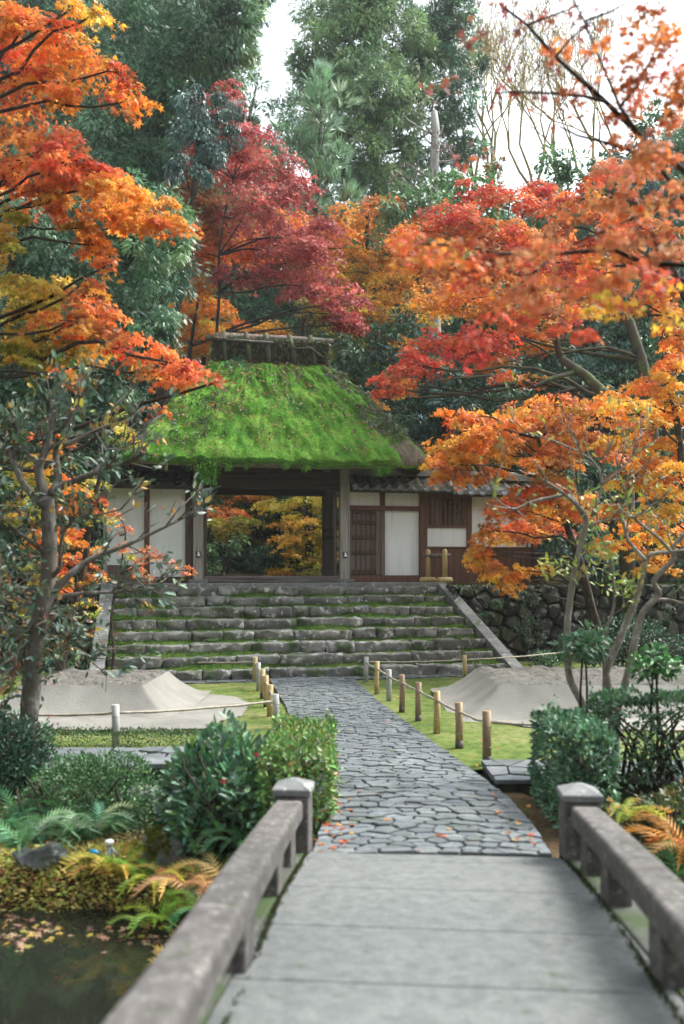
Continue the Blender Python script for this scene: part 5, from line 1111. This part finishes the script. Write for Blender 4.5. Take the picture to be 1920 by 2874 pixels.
tree('red_maple', 'small red layered maple framed on the left inside the gate opening', g0(640, 30), .05, P_(30, REDOR, (610, 1432, 60, 14), (660, 1440, 50, 12), (590, 1450, 40, 14)) + P_(30, OLV, (620, 1470, 70, 22), (680, 1470, 60, 25), (640, 1500, 60, 20)), size=.1, cover=1.8, group=G)
tree('orange_maple', 'orange maple spray at the top of the gate opening', g0(700, 33), .05, P_(33, ORG, (690, 1395, 60, 14), (730, 1385, 50, 14), (650, 1400, 40, 10), (740, 1340, 80, 30)) + P_(34, OLV, (780, 1400, 70, 30), (760, 1450, 60, 30), (600, 1390, 60, 20), (720, 1450, 60, 30), (730, 1500, 60, 30), (640, 1400, 60, 30), (590, 1480, 60, 30), (670, 1480, 70, 30), (830, 1390, 80, 30), (900, 1440, 80, 40), (760, 1540, 60, 24)), size=.11, cover=1.8, group=G)
tree('broadleaf_tree', 'green broadleaf shrub low on the left inside the gate opening', g0(610, 28), .05, P_(28, MGR + GYL, (590, 1550, 50, 16), (640, 1540, 50, 14), (600, 1585, 40, 14), (600, 1610, 40, 12), (670, 1520, 50, 16)), 'ever', .16, 1.8, tm=OV, group=G, cat='shrub')
tree('evergreen_shrub', 'dark camellia bush at the centre of the gate opening', g0(700, 30.5), .05, P_(30.5, DKG, (700, 1560, 50, 40), (670, 1600, 60, 40), (740, 1590, 60, 40), (620, 1600, 70, 40), (800, 1560, 70, 40), (560, 1560, 60, 60)), 'ever', .16, 2.4, tm=OV, mat=GLOSS, group=G, cat='shrub')
# mid distance orange maples
OYP = [(.73, .3, .04), (.75, .38, .05), (.7, .24, .04)]
tree('orange_maple', 'glowing orange layered maple over the tiled wall on the right', g0(1735, 17.0), .11,
     P_(16, OYP, (1260, 1240, 70, 38), (1240, 1300, 55, 35), (1330, 1265, 90, 42), (1300, 1320, 90, 35), (1400, 1210, 90, 42), (1440, 1260, 90, 42), (1370, 1330, 60, 25)) + P_(16.2, REDOR[:2] + ORG, (1270, 1165, 70, 28), (1340, 1185, 80, 35), (1300, 1210, 80, 25), (1500, 1390, 90, 45), (1430, 1430, 80, 40), (1530, 1460, 90, 45), (1380, 1490, 70, 35), (1440, 1500, 80, 40), (1350, 1530, 50, 25), (1620, 1420, 80, 45), (1540, 1360, 80, 35)) + P_(15.8, OYP, (1375, 1585, 55, 26), (1400, 1625, 55, 24), (1340, 1560, 40, 20), (1440, 1600, 40, 18), (1510, 1590, 45, 18), (1420, 1650, 35, 14)) + P_(16.3, ORG + BRN[:1], (1470, 1165, 90, 38), (1560, 1140, 90, 38), (1560, 1210, 100, 45), (1650, 1170, 90, 45), (1540, 1290, 100, 45), (1660, 1260, 100, 50)), size=.082, cover=2.3, tm=M5, twig=2)
tree('orange_maple', 'yellow-orange maple at the right edge above the slim stems', g0(2000, 14.5), .12,
     P_(15, YOR + OYP, (1780, 1150, 100, 55), (1880, 1130, 80, 60), (1760, 1240, 90, 50), (1850, 1260, 90, 60), (1910, 1330, 70, 70), (1780, 1340, 80, 50), (1860, 1410, 80, 60), (1740, 1430, 60, 40), (1800, 1490, 80, 45), (1890, 1500, 70, 60), (1720, 1530, 60, 35), (1840, 1570, 70, 40)) + P_(15.5, ORG, (1700, 1120, 70, 35), (1820, 1080, 80, 35), (1900, 1040, 60, 50), (1900, 940, 50, 60), (1880, 860, 50, 40)), size=.078, cover=1.8, tm=M5)
tree('orange_maple', 'orange maple behind the grey tree at the left', g0(150, 14.5), .1,
     P_(14.5, ORG + REDOR[:1], (180, 1350, 70, 35), (120, 1300, 50, 40), (250, 1400, 60, 30), (200, 1440, 70, 35), (150, 1500, 70, 40), (230, 1500, 60, 30), (200, 1570, 70, 35), (260, 1550, 40, 25), (190, 1630, 60, 30), (255, 1610, 40, 20), (130, 1230, 40, 30), (170, 1250, 40, 30)) + P_(14.8, OLV + YEL[:1], (240, 1360, 50, 25), (80, 1330, 70, 40), (60, 1440, 70, 50), (120, 1600, 60, 40), (290, 1440, 40, 22), (330, 1225, 60, 30), (350, 1180, 50, 30), (250, 1700, 25, 25)), size=.075, cover=1.7, tm=M5)
tree('maple_spray', 'thin pinkish maple spray in front of the left plaster wall', g0(300, 14.0), .035, P_(14, PNK, (320, 1440, 30, 14), (350, 1480, 30, 10), (410, 1545, 35, 12), (450, 1560, 30, 10), (490, 1580, 28, 9), (400, 1570, 30, 12), (340, 1530, 30, 14), (530, 1600, 18, 9), (385, 1600, 30, 14), (420, 1625, 18, 14)) + P_(14, OLV, (370, 1560, 30, 10)), size=.06, cover=1.3, tm=M5, twig=2)
tree('orange_maple', 'dense orange-red maple at the right edge between the near boughs and the evergreens', g0(2500, 12.5), .14,
     P_(12.5, REDOR + PNK, (1700, 480, 90, 40), (1820, 460, 90, 45), (1900, 560, 60, 50), (1640, 560, 90, 40), (1760, 600, 100, 45), (1580, 640, 80, 36), (1880, 680, 70, 50), (1700, 700, 100, 45), (1820, 740, 90, 45), (1600, 740, 90, 40), (1680, 800, 90, 40), (1520, 800, 70, 34)) + P_(12.5, ORG, (1760, 850, 70, 36), (1860, 830, 70, 40), (1900, 940, 40, 50), (1640, 870, 60, 26), (1880, 1010, 60, 40)) + P_(12.8, RED, (1560, 560, 60, 30), (1640, 690, 60, 30), (1840, 780, 60, 36), (1500, 730, 50, 26)), size=.07, cover=1.5, tm=M5, twig=2, lf=.5)
# near left maple, trunk outside the frame
X0 = (-5.9, 10.8); LB = [Vector((*X0, H(*X0) - .2)), Vector((-5.8, 10.8, 2.2)), Vector((-5.5, 10.7, 4.2)), Vector((-5.0, 10.6, 5.8)), Vector((-4.7, 10.5, 7.2))]
tree('orange_maple', 'large near maple reaching in from the left in three orange boughs', (X0[0], X0[1], H(*X0)), .17,
     P_(10.6, REDOR + ORG[:2], (80, 70, 110, 45), (190, 130, 120, 40), (60, 170, 120, 50), (180, 200, 130, 40), (300, 200, 80, 32), (350, 240, 70, 25), (410, 275, 45, 18), (60, 260, 120, 40), (200, 260, 110, 35), (330, 290, 60, 22), (20, 40, 70, 50)) + P_(10.6, YOR, (210, 20, 70, 20), (270, 35, 45, 18), (300, 60, 30, 14)) +
     P_(10.3, REDOR + PNK[:1], (50, 360, 90, 35), (140, 395, 120, 40), (50, 450, 110, 45), (190, 450, 120, 42), (120, 510, 110, 36), (250, 490, 90, 36), (20, 510, 50, 30)) + P_(10.3, ORG, (300, 500, 90, 38), (360, 540, 90, 36), (430, 560, 70, 32), (480, 610, 50, 26), (530, 640, 28, 16), (260, 570, 100, 42), (340, 600, 90, 40), (420, 610, 70, 30), (230, 640, 70, 40), (280, 690, 50, 40), (295, 750, 32, 34), (180, 560, 80, 36)) +
     P_(10.4, [(.42, .33, .05), (.52, .37, .06), (.3, .27, .05), (.6, .36, .05)], (30, 600, 40, 40), (20, 680, 40, 60), (50, 800, 100, 50), (130, 820, 110, 50), (60, 900, 110, 50), (130, 950, 100, 45), (170, 1020, 90, 36), (40, 990, 70, 40)) + P_(10.3, ORG + BRN[:1], (220, 840, 70, 50), (200, 900, 100, 45), (280, 910, 70, 40), (250, 970, 90, 36), (190, 1060, 60, 26), (240, 790, 40, 40), (290, 850, 36, 36)) + P_(10.1, REDOR + PNK[:1], (310, 900, 50, 36), (350, 960, 80, 32), (420, 1000, 80, 30), (490, 1020, 70, 26), (550, 1045, 50, 20), (610, 1072, 32, 13), (440, 1050, 60, 22), (500, 1075, 50, 16), (440, 1148, 26, 14)), size=.07, cover=2.1, tm=M5, lean=LB, depth=.5, lf=.4)
# near right maple, its branches cross the top right corner
X1 = (4.6, 4.6); RB = [Vector((*X1, H(*X1) - .2)), Vector((4.4, 4.6, 1.6)), Vector((3.9, 4.6, 2.8)), Vector((3.3, 4.55, 3.6)), Vector((2.6, 4.5, 4.2))]
nr = tree('rusty_maple', 'near rusty-red maple whose dark boughs cross the top right corner', (X1[0], X1[1], H(*X1)), .11,
     P_(4.6, RUST, (1850, 110, 70, 50), (1800, 240, 70, 40), (1900, 200, 50, 80), (1720, 320, 60, 28), (1880, 60, 60, 40), (1880, 330, 60, 40), (1790, 300, 50, 30), (1780, 170, 60, 36), (1830, 30, 60, 36), (1740, 240, 50, 22), (1680, 130, 36, 24), (1610, 255, 36, 14), (1900, 270, 50, 50), (1760, 90, 40, 24), (1560, 130, 24, 16), (1700, 210, 40, 20)) + P_(4.4, PNK + RUST[:1], (1720, 400, 80, 24), (1860, 420, 80, 40), (1760, 480, 100, 30), (1880, 540, 70, 36), (1720, 560, 100, 28), (1830, 610, 80, 36), (1620, 600, 60, 20), (1680, 660, 90, 28), (1560, 690, 90, 26), (1760, 690, 90, 30), (1880, 700, 60, 36), (1440, 720, 80, 24), (1500, 790, 90, 26), (1640, 780, 90, 28), (1780, 770, 80, 32), (1400, 830, 80, 24), (1540, 850, 70, 22)) +
     P_(4.5, REDOR, (1330, 690, 70, 26), (1230, 690, 70, 26), (1160, 660, 55, 24), (1280, 740, 80, 28), (1180, 730, 60, 22), (1120, 690, 30, 20), (1330, 800, 60, 24), (1260, 800, 50, 18), (1700, 740, 70, 24)) + P_(4.5, RED, (1380, 890, 60, 18), (1330, 950, 45, 18), (1345, 1000, 40, 12), (1460, 900, 50, 16), (1640, 930, 30, 12), (1590, 900, 40, 16), (1700, 850, 30, 14), (1830, 780, 60, 30)) + P_(4.4, YOR, (1750, 850, 40, 18), (1700, 830, 40, 14), (1860, 800, 40, 24), (1680, 860, 25, 12), (1900, 880, 40, 24)), size=.038, cover=1.35, tm=M5, lean=RB, depth=.5, twig=1, limbs=False)
mb = MB(); Yb = 4.6
for path, r0 in (([(2100, 620), (1920, 480), (1800, 385), (1700, 285), (1620, 215), (1560, 160), (1480, 70), (1400, 10)], .016), ([(1800, 385), (1740, 300), (1690, 180), (1640, 60), (1590, -40)], .008), ([(1700, 285), (1640, 270), (1560, 262), (1440, 258), (1390, 262)], .008), ([(2100, 700), (1920, 560), (1850, 470), (1790, 430), (1700, 400), (1620, 380), (1570, 355)], .012), ([(2150, 760), (1920, 745), (1800, 735), (1720, 700), (1560, 712), (1400, 712), (1300, 690), (1200, 685), (1130, 690)], .013), ([(2100, 900), (1920, 790), (1850, 745), (1780, 690)], .009), ([(1560, 712), (1480, 780), (1400, 850), (1340, 960)], .007), ([(1920, 540), (1850, 585), (1760, 620), (1680, 655), (1600, 690)], .008), ([(1740, 300), (1790, 240), (1850, 120)], .007), ([(1560, 160), (1600, 110), (1660, 60)], .005), ([(1640, 60), (1720, 30), (1800, -20)], .005), ([(1480, 70), (1560, 40), (1640, 10)], .005)):
    pts = [W(a, b_, Yb + .15 * mnoise.noise((a * .01, b_ * .01, r0 * 90))) for a, b_ in path]; mb.tube(pts, [r0 * (1 - .75 * i / (len(pts) - 1)) + .002 for i in range(len(pts))], 7, lump=.15)
mb.tube([RB[2], W(2150, 760, Yb)], [.05, .014], 7); mb.tube([RB[3], W(2100, 620, Yb)], [.04, .017], 7); mb.tube([RB[2].lerp(RB[3], .6), W(2100, 700, Yb)], [.04, .013], 7); mb.tube([RB[2], W(2100, 900, Yb)], [.04, .01], 7)
f = Foliage(); sp = [(1400, 10), (1450, 60), (1480, 90), (1560, 170), (1590, 30), (1640, 60), (1620, 150), (1540, 40), (1660, 150), (1430, 255), (1500, 265), (1390, 262), (1330, 120), (1350, 90), (1240, 240), (1260, 215), (1600, 300), (1560, 355), (1650, 250), (1700, 60), (1310, 455), (1300, 460), (1360, 455), (1180, 600)]
for a, b_ in sp:
    c = W(a + random.gauss(0, 12), b_ + random.gauss(0, 10), Yb); n = random.randint(5, 12); f.put(np.array(c) + rng.normal(0, .035, (n, 3)), rng.normal(0, 1, (n, 3)) + [0, 0, -.5], rng.normal(0, 1, (n, 3)) + [0, -.4, .4], rng.uniform(.03, .05, n), palcol([(.3, .08, .06), (.4, .12, .05), (.25, .07, .07)], n), M5)
mb.build('bough', BARKD, nr, off=nr.location, smooth=True); f.build('thin_leaves', LEAF, nr, off=nr.location)
# ---- near left grey tree
YT = 8.0
gt = thing('leathery_leaf_tree', 'grey-barked contorted small tree with leathery leaves in the left foreground', 'tree', g0(75, YT)); b = Vector(gt.location); mb = MB(); tips = []
def wpath(path, Y, r0, r1, mb=None, n=8, lump=.12, jy=.0):
    pts = [W(a, c_, Y + jy * i) for i, (a, c_) in enumerate(path)]; q = []
    for i in range(len(pts) - 1):
        p0, p1, p2, p3 = pts[max(i - 1, 0)], pts[i], pts[i + 1], pts[min(i + 2, len(pts) - 1)]
        for t in (0, .33, .66): q.append(.5 * ((2 * p1) + (p2 - p0) * t + (2 * p0 - 5 * p1 + 4 * p2 - p3) * t * t + (3 * p1 - p0 - 3 * p2 + p3) * t ** 3))
    q.append(pts[-1]); m = len(q) - 1
    mb.tube(q, [r0 + (r1 - r0) * i / m for i in range(m + 1)], n, lump=lump); return q
def sprout(q, n, L, seed, Y, spread=.5, rad=.008, dep=0):
    for _ in range(n):
        i = random.randint(max(1, len(q) // 3), len(q) - 1); p = q[i]; d = (q[i] - q[i - 1]).normalized() + Vector((random.gauss(0, spread), random.gauss(0, spread), random.gauss(.35, spread))); d.normalize(); l = L * random.uniform(.5, 1.2)
        mid = p + d * l * .5 + Vector((random.gauss(0, .04), random.gauss(0, .04), random.gauss(.02, .03))) * (l / .3); e = p + d * l + Vector((0, 0, .1 * l)); mb.tube([p, mid, e], [rad, rad * .75, rad * .45], 6, lump=.1); tips.append((e, d)); tips.append((mid, d))
        if dep: sprout([p, mid, e], 2, L * .6, seed, Y, spread, rad * .6, dep - 1)
random.seed(17)
wpath([(72, 2160), (80, 2060), (88, 1930), (100, 1797), (128, 1680), (139, 1580), (136, 1450), (131, 1395)], YT, .088, .06, mb, 12)
B = [([(131, 1400), (110, 1340), (112, 1300), (130, 1262), (142, 1200), (150, 1150)], .05, .018, -.02), ([(145, 1385), (163, 1345), (158, 1262), (205, 1240), (269, 1208), (320, 1190)], .042, .012, .05), ([(150, 1385), (180, 1362), (278, 1322), (330, 1305), (395, 1285)], .038, .01, -.06), ([(150, 1660), (200, 1610), (262, 1566), (356, 1530), (440, 1490), (500, 1462)], .036, .009, .05), ([(140, 1625), (168, 1590), (170, 1530), (200, 1470), (339, 1430)], .022, .006, -.1), ([(120, 1690), (204, 1668), (313, 1662), (390, 1655), (470, 1645)], .022, .007, .06), ([(125, 1420), (70, 1365), (40, 1300), (15, 1225), (-30, 1190)], .04, .015, .06), ([(112, 1310), (60, 1260), (10, 1230)], .02, .008, .1), ([(135, 1560), (60, 1500), (0, 1470)], .025, .01, -.1), ([(110, 1740), (40, 1700), (-40, 1690)], .025, .01, .08), ([(105, 1770), (180, 1800), (250, 1850)], .02, .006, -.15), ([(120, 1700), (60, 1800), (30, 1900)], .018, .006, -.15), ([(158, 1262), (190, 1190), (225, 1130)], .02, .007, .05), ([(269, 1215), (300, 1260), (360, 1250)], .012, .005, .03)]
for path, r0, r1, jy in B:
    q = wpath(path, YT, r0, r1, mb, 8, .15, jy); sprout(q, 9, .34, 0, YT, .5, .009, 1)
mb.build('trunk', BARKG, gt, off=b, smooth=True)
f = Foliage(); LG = [(.08, .14, .09), (.12, .19, .13), (.055, .1, .06), (.16, .23, .17), (.11, .13, .05)]
for e, d in tips:
    low = e.z < 2.0; k_ = random.random()
    if e.x > -2.1 and k_ < .6: continue
    n = random.randint(2, 5) if not low else random.randint(3, 7); T = np.tile(np.array(d), (n, 1)) + rng.normal(0, .7, (n, 3)) + [0, 0, .15 if not low else -.1]; pal = LG if random.random() > .12 else [(.5, .33, .05), (.4, .34, .08), (.3, .13, .06)]
    f.put(np.array(e) + rng.normal(0, .03, (n, 3)), T, rng.normal(0, .6, (n, 3)) + [0, -.2, .8], rng.uniform(.06, .105, n), palcol(pal, n), OV)
for (px, py, rx, ry, n) in ((60, 1560, 120, 80, 330), (110, 1720, 140, 90, 480), (60, 1860, 110, 80, 260), (200, 1800, 110, 70, 160), (40, 1420, 90, 70, 160), (30, 2020, 70, 80, 160)):
    n = int(n * .65); P = np.array(W(px, py, YT)) + rng.normal(0, .5, (n, 3)) * [rx / F * YT, .5, ry / F * YT]; f.put(P, rng.normal(0, 1, (n, 3)), rng.normal(0, .6, (n, 3)) + [0, -.2, .8], rng.uniform(.06, .1, n), palcol(LG + [(.24, .12, .07), (.16, .1, .06)], n), OV)
f.build('crown', GLOSS, gt, off=b)
# ---- near right multi-stemmed tree
YS = 7.6; random.seed(23)
ms = thing('multi_stem_tree', 'slim multi-stemmed tree with speckled grey stems behind the right hedge', 'tree', g0(1700, YS)); b = Vector(ms.location); tips = []
def stem(path, r0, r1, jy, nsp=4, L=.3):
    mb_ = MB(); globals()['mb'] = mb_; q = wpath(path, YS, r0, r1, mb_, 9, .14, jy); sprout(q, nsp, L, 0, YS, .55, .007, 1); mb_.build('stem', BARKL, ms, off=b, smooth=True)
def zz(L): return [(1340 + x / 2.609, 1400 + y / 2.609) for x, y in L]
stem([(1690, 2200), (1668, 2110)] + zz([(800, 1620), (760, 1480), (690, 1350), (660, 1200), (655, 1000), (670, 800), (700, 600), (740, 400), (780, 250), (800, 150), (760, 80), (700, 20), (600, -60), (480, -140)]), .042, .012, -.01, 4)
stem([(1712, 2200)] + zz([(970, 2000), (1000, 1650), (960, 1400), (950, 1240), (1020, 1080), (1100, 880), (1180, 680), (1230, 450), (1300, 400), (1400, 390), (1440, 340), (1513, 250)]), .045, .012, .015, 4)
stem([(1725, 2200), (1728, 2080)] + zz([(1030, 1520), (1100, 1300), (1150, 1050), (1210, 830), (1330, 700), (1290, 600), (1430, 450), (1440, 390), (1513, 380), (1600, 330)]), .04, .014, -.015, 4)
stem([(1688, 2180)] + zz([(915, 1650), (930, 1300), (930, 1000), (1000, 780), (980, 450), (920, 300), (870, 100), (880, -60)]), .018, .006, .02, 3)
stem(zz([(1210, 830), (1270, 755), (1400, 740), (1513, 770), (1650, 780)]), .02, .01, -.02, 2)
stem(zz([(1230, 450), (1150, 360), (1100, 300), (1070, 180), (1060, 100), (1090, -20), (1060, -120)]), .018, .007, .02, 4)
stem(zz([(1430, 400), (1330, 290), (1240, 220), (1160, 150), (1180, 110), (1250, 90), (1320, 40)]), .016, .006, -.03, 4)
stem(zz([(740, 290), (770, 230), (840, 190), (930, 160), (1050, 150)]), .018, .008, .02, 3)
stem([(1654, 1480), (1600, 1395), (1540, 1398), (1490, 1410), (1450, 1428), (1424, 1424), (1396, 1404), (1380, 1370), (1410, 1300)], .017, .006, -.03, 6, .26)
stem([(1440, 1425), (1465, 1445), (1480, 1465)], .008, .004, .0, 1, .1)
stem([(1660, 1450), (1690, 1360), (1660, 1290), (1560, 1240), (1480, 1215)], .014, .004, .03, 8, .3)
stem([(1690, 1360), (1760, 1300), (1800, 1230)], .012, .004, .03, 6, .3)
f = Foliage()
for e, d in tips:
    if random.random() < .55: continue
    n = random.randint(1, 4); f.put(np.array(e) + rng.normal(0, .03, (n, 3)), np.tile(np.array(d), (n, 1)) + rng.normal(0, .6, (n, 3)), rng.normal(0, .6, (n, 3)) + [0, -.3, .8], rng.uniform(.05, .085, n), palcol([(.3, .34, .06), (.4, .36, .07), (.16, .24, .06), (.25, .2, .08)], n), OV)
for (px, py, rx, ry, n) in ((1570, 1590, 60, 35, 60), (1690, 1540, 70, 60, 90), (1740, 1640, 50, 40, 60), (1660, 1440, 40, 60, 50)):
    P = np.array(W(px, py, YS)) + rng.normal(0, .5, (n, 3)) * [rx / F * YS, .3, ry / F * YS]; f.put(P, rng.normal(0, 1, (n, 3)), rng.normal(0, .6, (n, 3)) + [0, -.3, .8], rng.uniform(.05, .08, n), palcol([(.3, .36, .06), (.4, .38, .07), (.18, .27, .07)], n), OV)
f.build('crown', EVER, ms, off=b)
for lb, x, y, w, h, pl_ in (('dark leafy shrub added for shadow on the retaining wall behind the slim stems', 5.55, 17.3, .9, 1.0, DG), ('low dark shrub added for shadow at the foot of the retaining wall by the right edge', 6.6, 16.9, .8, .7, DG), ('small fern-like green shrub at the foot of the right sloping kerb', 3.95, 17.3, .25, .35, BG)):  # the two dark shrubs are added to darken the shadowed wall
    hedge('low_shrub', lb, x - w, x + w, y - .4, y + .4, 0, h, pl_, .075, int(2600 * w * h) + 300, box=False)
def topiary(label, px, py, rpx, Y, stems_, base_py):
    t = thing('camellia_sapling', label, 'shrub', g0(px, Y)); b = Vector(t.location); f = Foliage(); r = rpx / F * Y; n = int(300 * (rpx / 50) ** 2); o = rng.normal(0, 1, (n, 3)); o /= np.linalg.norm(o, axis=1, keepdims=True)
    cl = rng.normal(0, .42, (6, 3))[rng.integers(0, 6, n)] * r * [1, .8, .7]
    f.put(np.array(W(px, py, Y)) + cl + o * r * .62 * rng.uniform(.4, 1, (n, 1)) * [1, .9, .85], o + rng.normal(0, .5, (n, 3)), rng.normal(0, .4, (n, 3)) + o * .4 + [0, -.1, .7], rng.uniform(.045, .085, n), palcol(stems_, n), OV); f.build('leaves', GLOSS, t, off=b)
    m_ = MB()
    for dx in (-8, 6): m_.tube([(b.x + dx * .004, b.y, b.z - .1), W(px + dx * 1.3, (py + base_py) / 2, Y), W(px + dx * .4, py, Y)], [.011, .01, .008], 7)
    m_.build('stems', BARKD, t, off=b, smooth=True)
topiary('round-headed camellia sapling in front of the left speckled stem', 1640, 1815, 62, 7.4, BG, 2050)
topiary('bright green camellia sapling at the right edge before the sand mound', 1838, 1862, 52, 7.0, [(.05, .16, .05), (.07, .2, .06), (.1, .24, .08)], 2080)
# ---- wooded slope behind: one evergreen of each kind, copied
def proto(kind, hgt, wid, pal, n, size, tm):
    t = thing('forest_tree', 'dense dark evergreen tree on the wooded slope behind the gate', 'tree', (0, 0, 0), 0, 'evergreens on the wooded slope'); f = Foliage(); mb = MB(); mb.tube([(0, 0, -1), (.1, 0, hgt * .5), (0, 0, hgt * .95)], [.11, .09, .03], 7)
    k_ = 46
    for i in range(k_):
        h = (i + .5) / k_; a = i * 2.4; rr_ = wid * (1 - h * (.85 if kind else .45)) * random.uniform(.5, 1); c = (math.cos(a) * rr_, math.sin(a) * rr_, hgt * (.12 + .86 * h)); pad_ever(f, c, wid * .5, hgt * .06, wid * .5, pal, size, 2.4, tm, .5, .4, .14 if tm is FR else .22)
        mb.tube([(0, 0, c[2] - .4), c], [.05, .015], 5)
    mb.build('trunk', BARKD, t, smooth=True); f.build('crown', EVER, t); return t
def dup(r0, loc, sc, rz):
    r_ = r0.copy(); C.objects.link(r_); r_.location = loc; r_.scale = sc; r_.rotation_euler = (0, 0, rz)
    for ch in r0.children: c_ = ch.copy(); C.objects.link(c_); c_.parent = r_
random.seed(41)
pr = [proto(1, 14, 2.6, CY1, 0, .42, FR), proto(0, 9, 3.0, DKG + MGR[:1], 0, .3, OV)]
used = [0, 0]
spots = [(-150, 44, -150), (0, 40, -80), (120, 45, -60), (250, 41, -60), (370, 46, -40), (480, 42, 0), (600, 45, 300), (690, 47, 400), (780, 43, 520), (870, 46, 560), (960, 44, 560), (1060, 47, 520), (1160, 43, 560), (1260, 46, 560), (1360, 44, 590), (1470, 47, 590), (1570, 43, 570), (1680, 46, 520), (1790, 43, 480), (1900, 46, 380), (2020, 43, 300), (2140, 46, 250)]
for i, (px, Y, tp_) in enumerate(spots):
    x = (px - 960) / F * Y; z = H(x, Y); top = CZ + (YH - tp_) / F * Y; hh = top - z; k_ = 0
    s_ = hh / 14; loc = (x, Y, z); sc = (max(s_, .9) * random.uniform(.85, 1.1),) * 2 + (s_,)
    if used[k_] == 0: pr[k_].location = loc; pr[k_].scale = sc; used[k_] = 1
    else: dup(pr[k_], loc, sc, random.uniform(0, 6))
for i, (px, Y, tp_) in enumerate([(-120, 33, 900), (30, 35, 850), (180, 33, 900), (330, 36, 900), (470, 34, 1000), (600, 36, 1080), (720, 38, 1050), (840, 36, 1080), (960, 34, 1020), (1090, 36, 900), (1220, 33, 880), (1350, 35, 850), (1480, 33, 800), (1620, 35, 760), (1760, 33, 760), (1900, 35, 700), (2040, 33, 700), (-60, 25, 1150), (170, 26, 1200), (1480, 26, 1150), (1950, 25, 1050)]):
    x = (px - 960) / F * Y; z = H(x, Y); top = CZ + (YH - tp_) / F * Y; hh = max(top - z, 2.5); s_ = hh / 9; loc = (x, Y, z); sc = (max(s_, .55) * random.uniform(.9, 1.15),) * 2 + (s_,)
    if used[1] == 0: pr[1].location = loc; pr[1].scale = sc; used[1] = 1; pr[1]['label'] = 'dark rounded evergreen in the understory of the wooded slope'; pr[1]['group'] = 'understory evergreens'
    else: dup(pr[1], loc, sc, random.uniform(0, 6))

# ------------------------------------------------------------------ haze in the air, also added to lift the blacks
hz = MB().box(-800, 800, -140, 1050, -3, 44).build('haze', GRAN); tag(hz, 'thin pale haze in the air, added to lift the dark tones', 'haze', kind='stuff')
hm = bpy.data.materials.new('haze_air'); hm.use_nodes = True; hm.node_tree.nodes.clear()
pv = hm.node_tree.nodes.new('ShaderNodeVolumePrincipled'); pv.inputs['Density'].default_value = .0006; pv.inputs['Color'].default_value = (.88, .95, .97, 1); pv.inputs['Anisotropy'].default_value = .2
ho = hm.node_tree.nodes.new('ShaderNodeOutputMaterial'); hm.node_tree.links.new(pv.outputs[0], ho.inputs['Volume']); hz.data.materials.clear(); hz.data.materials.append(hm)
S.cycles.volume_bounces = 0
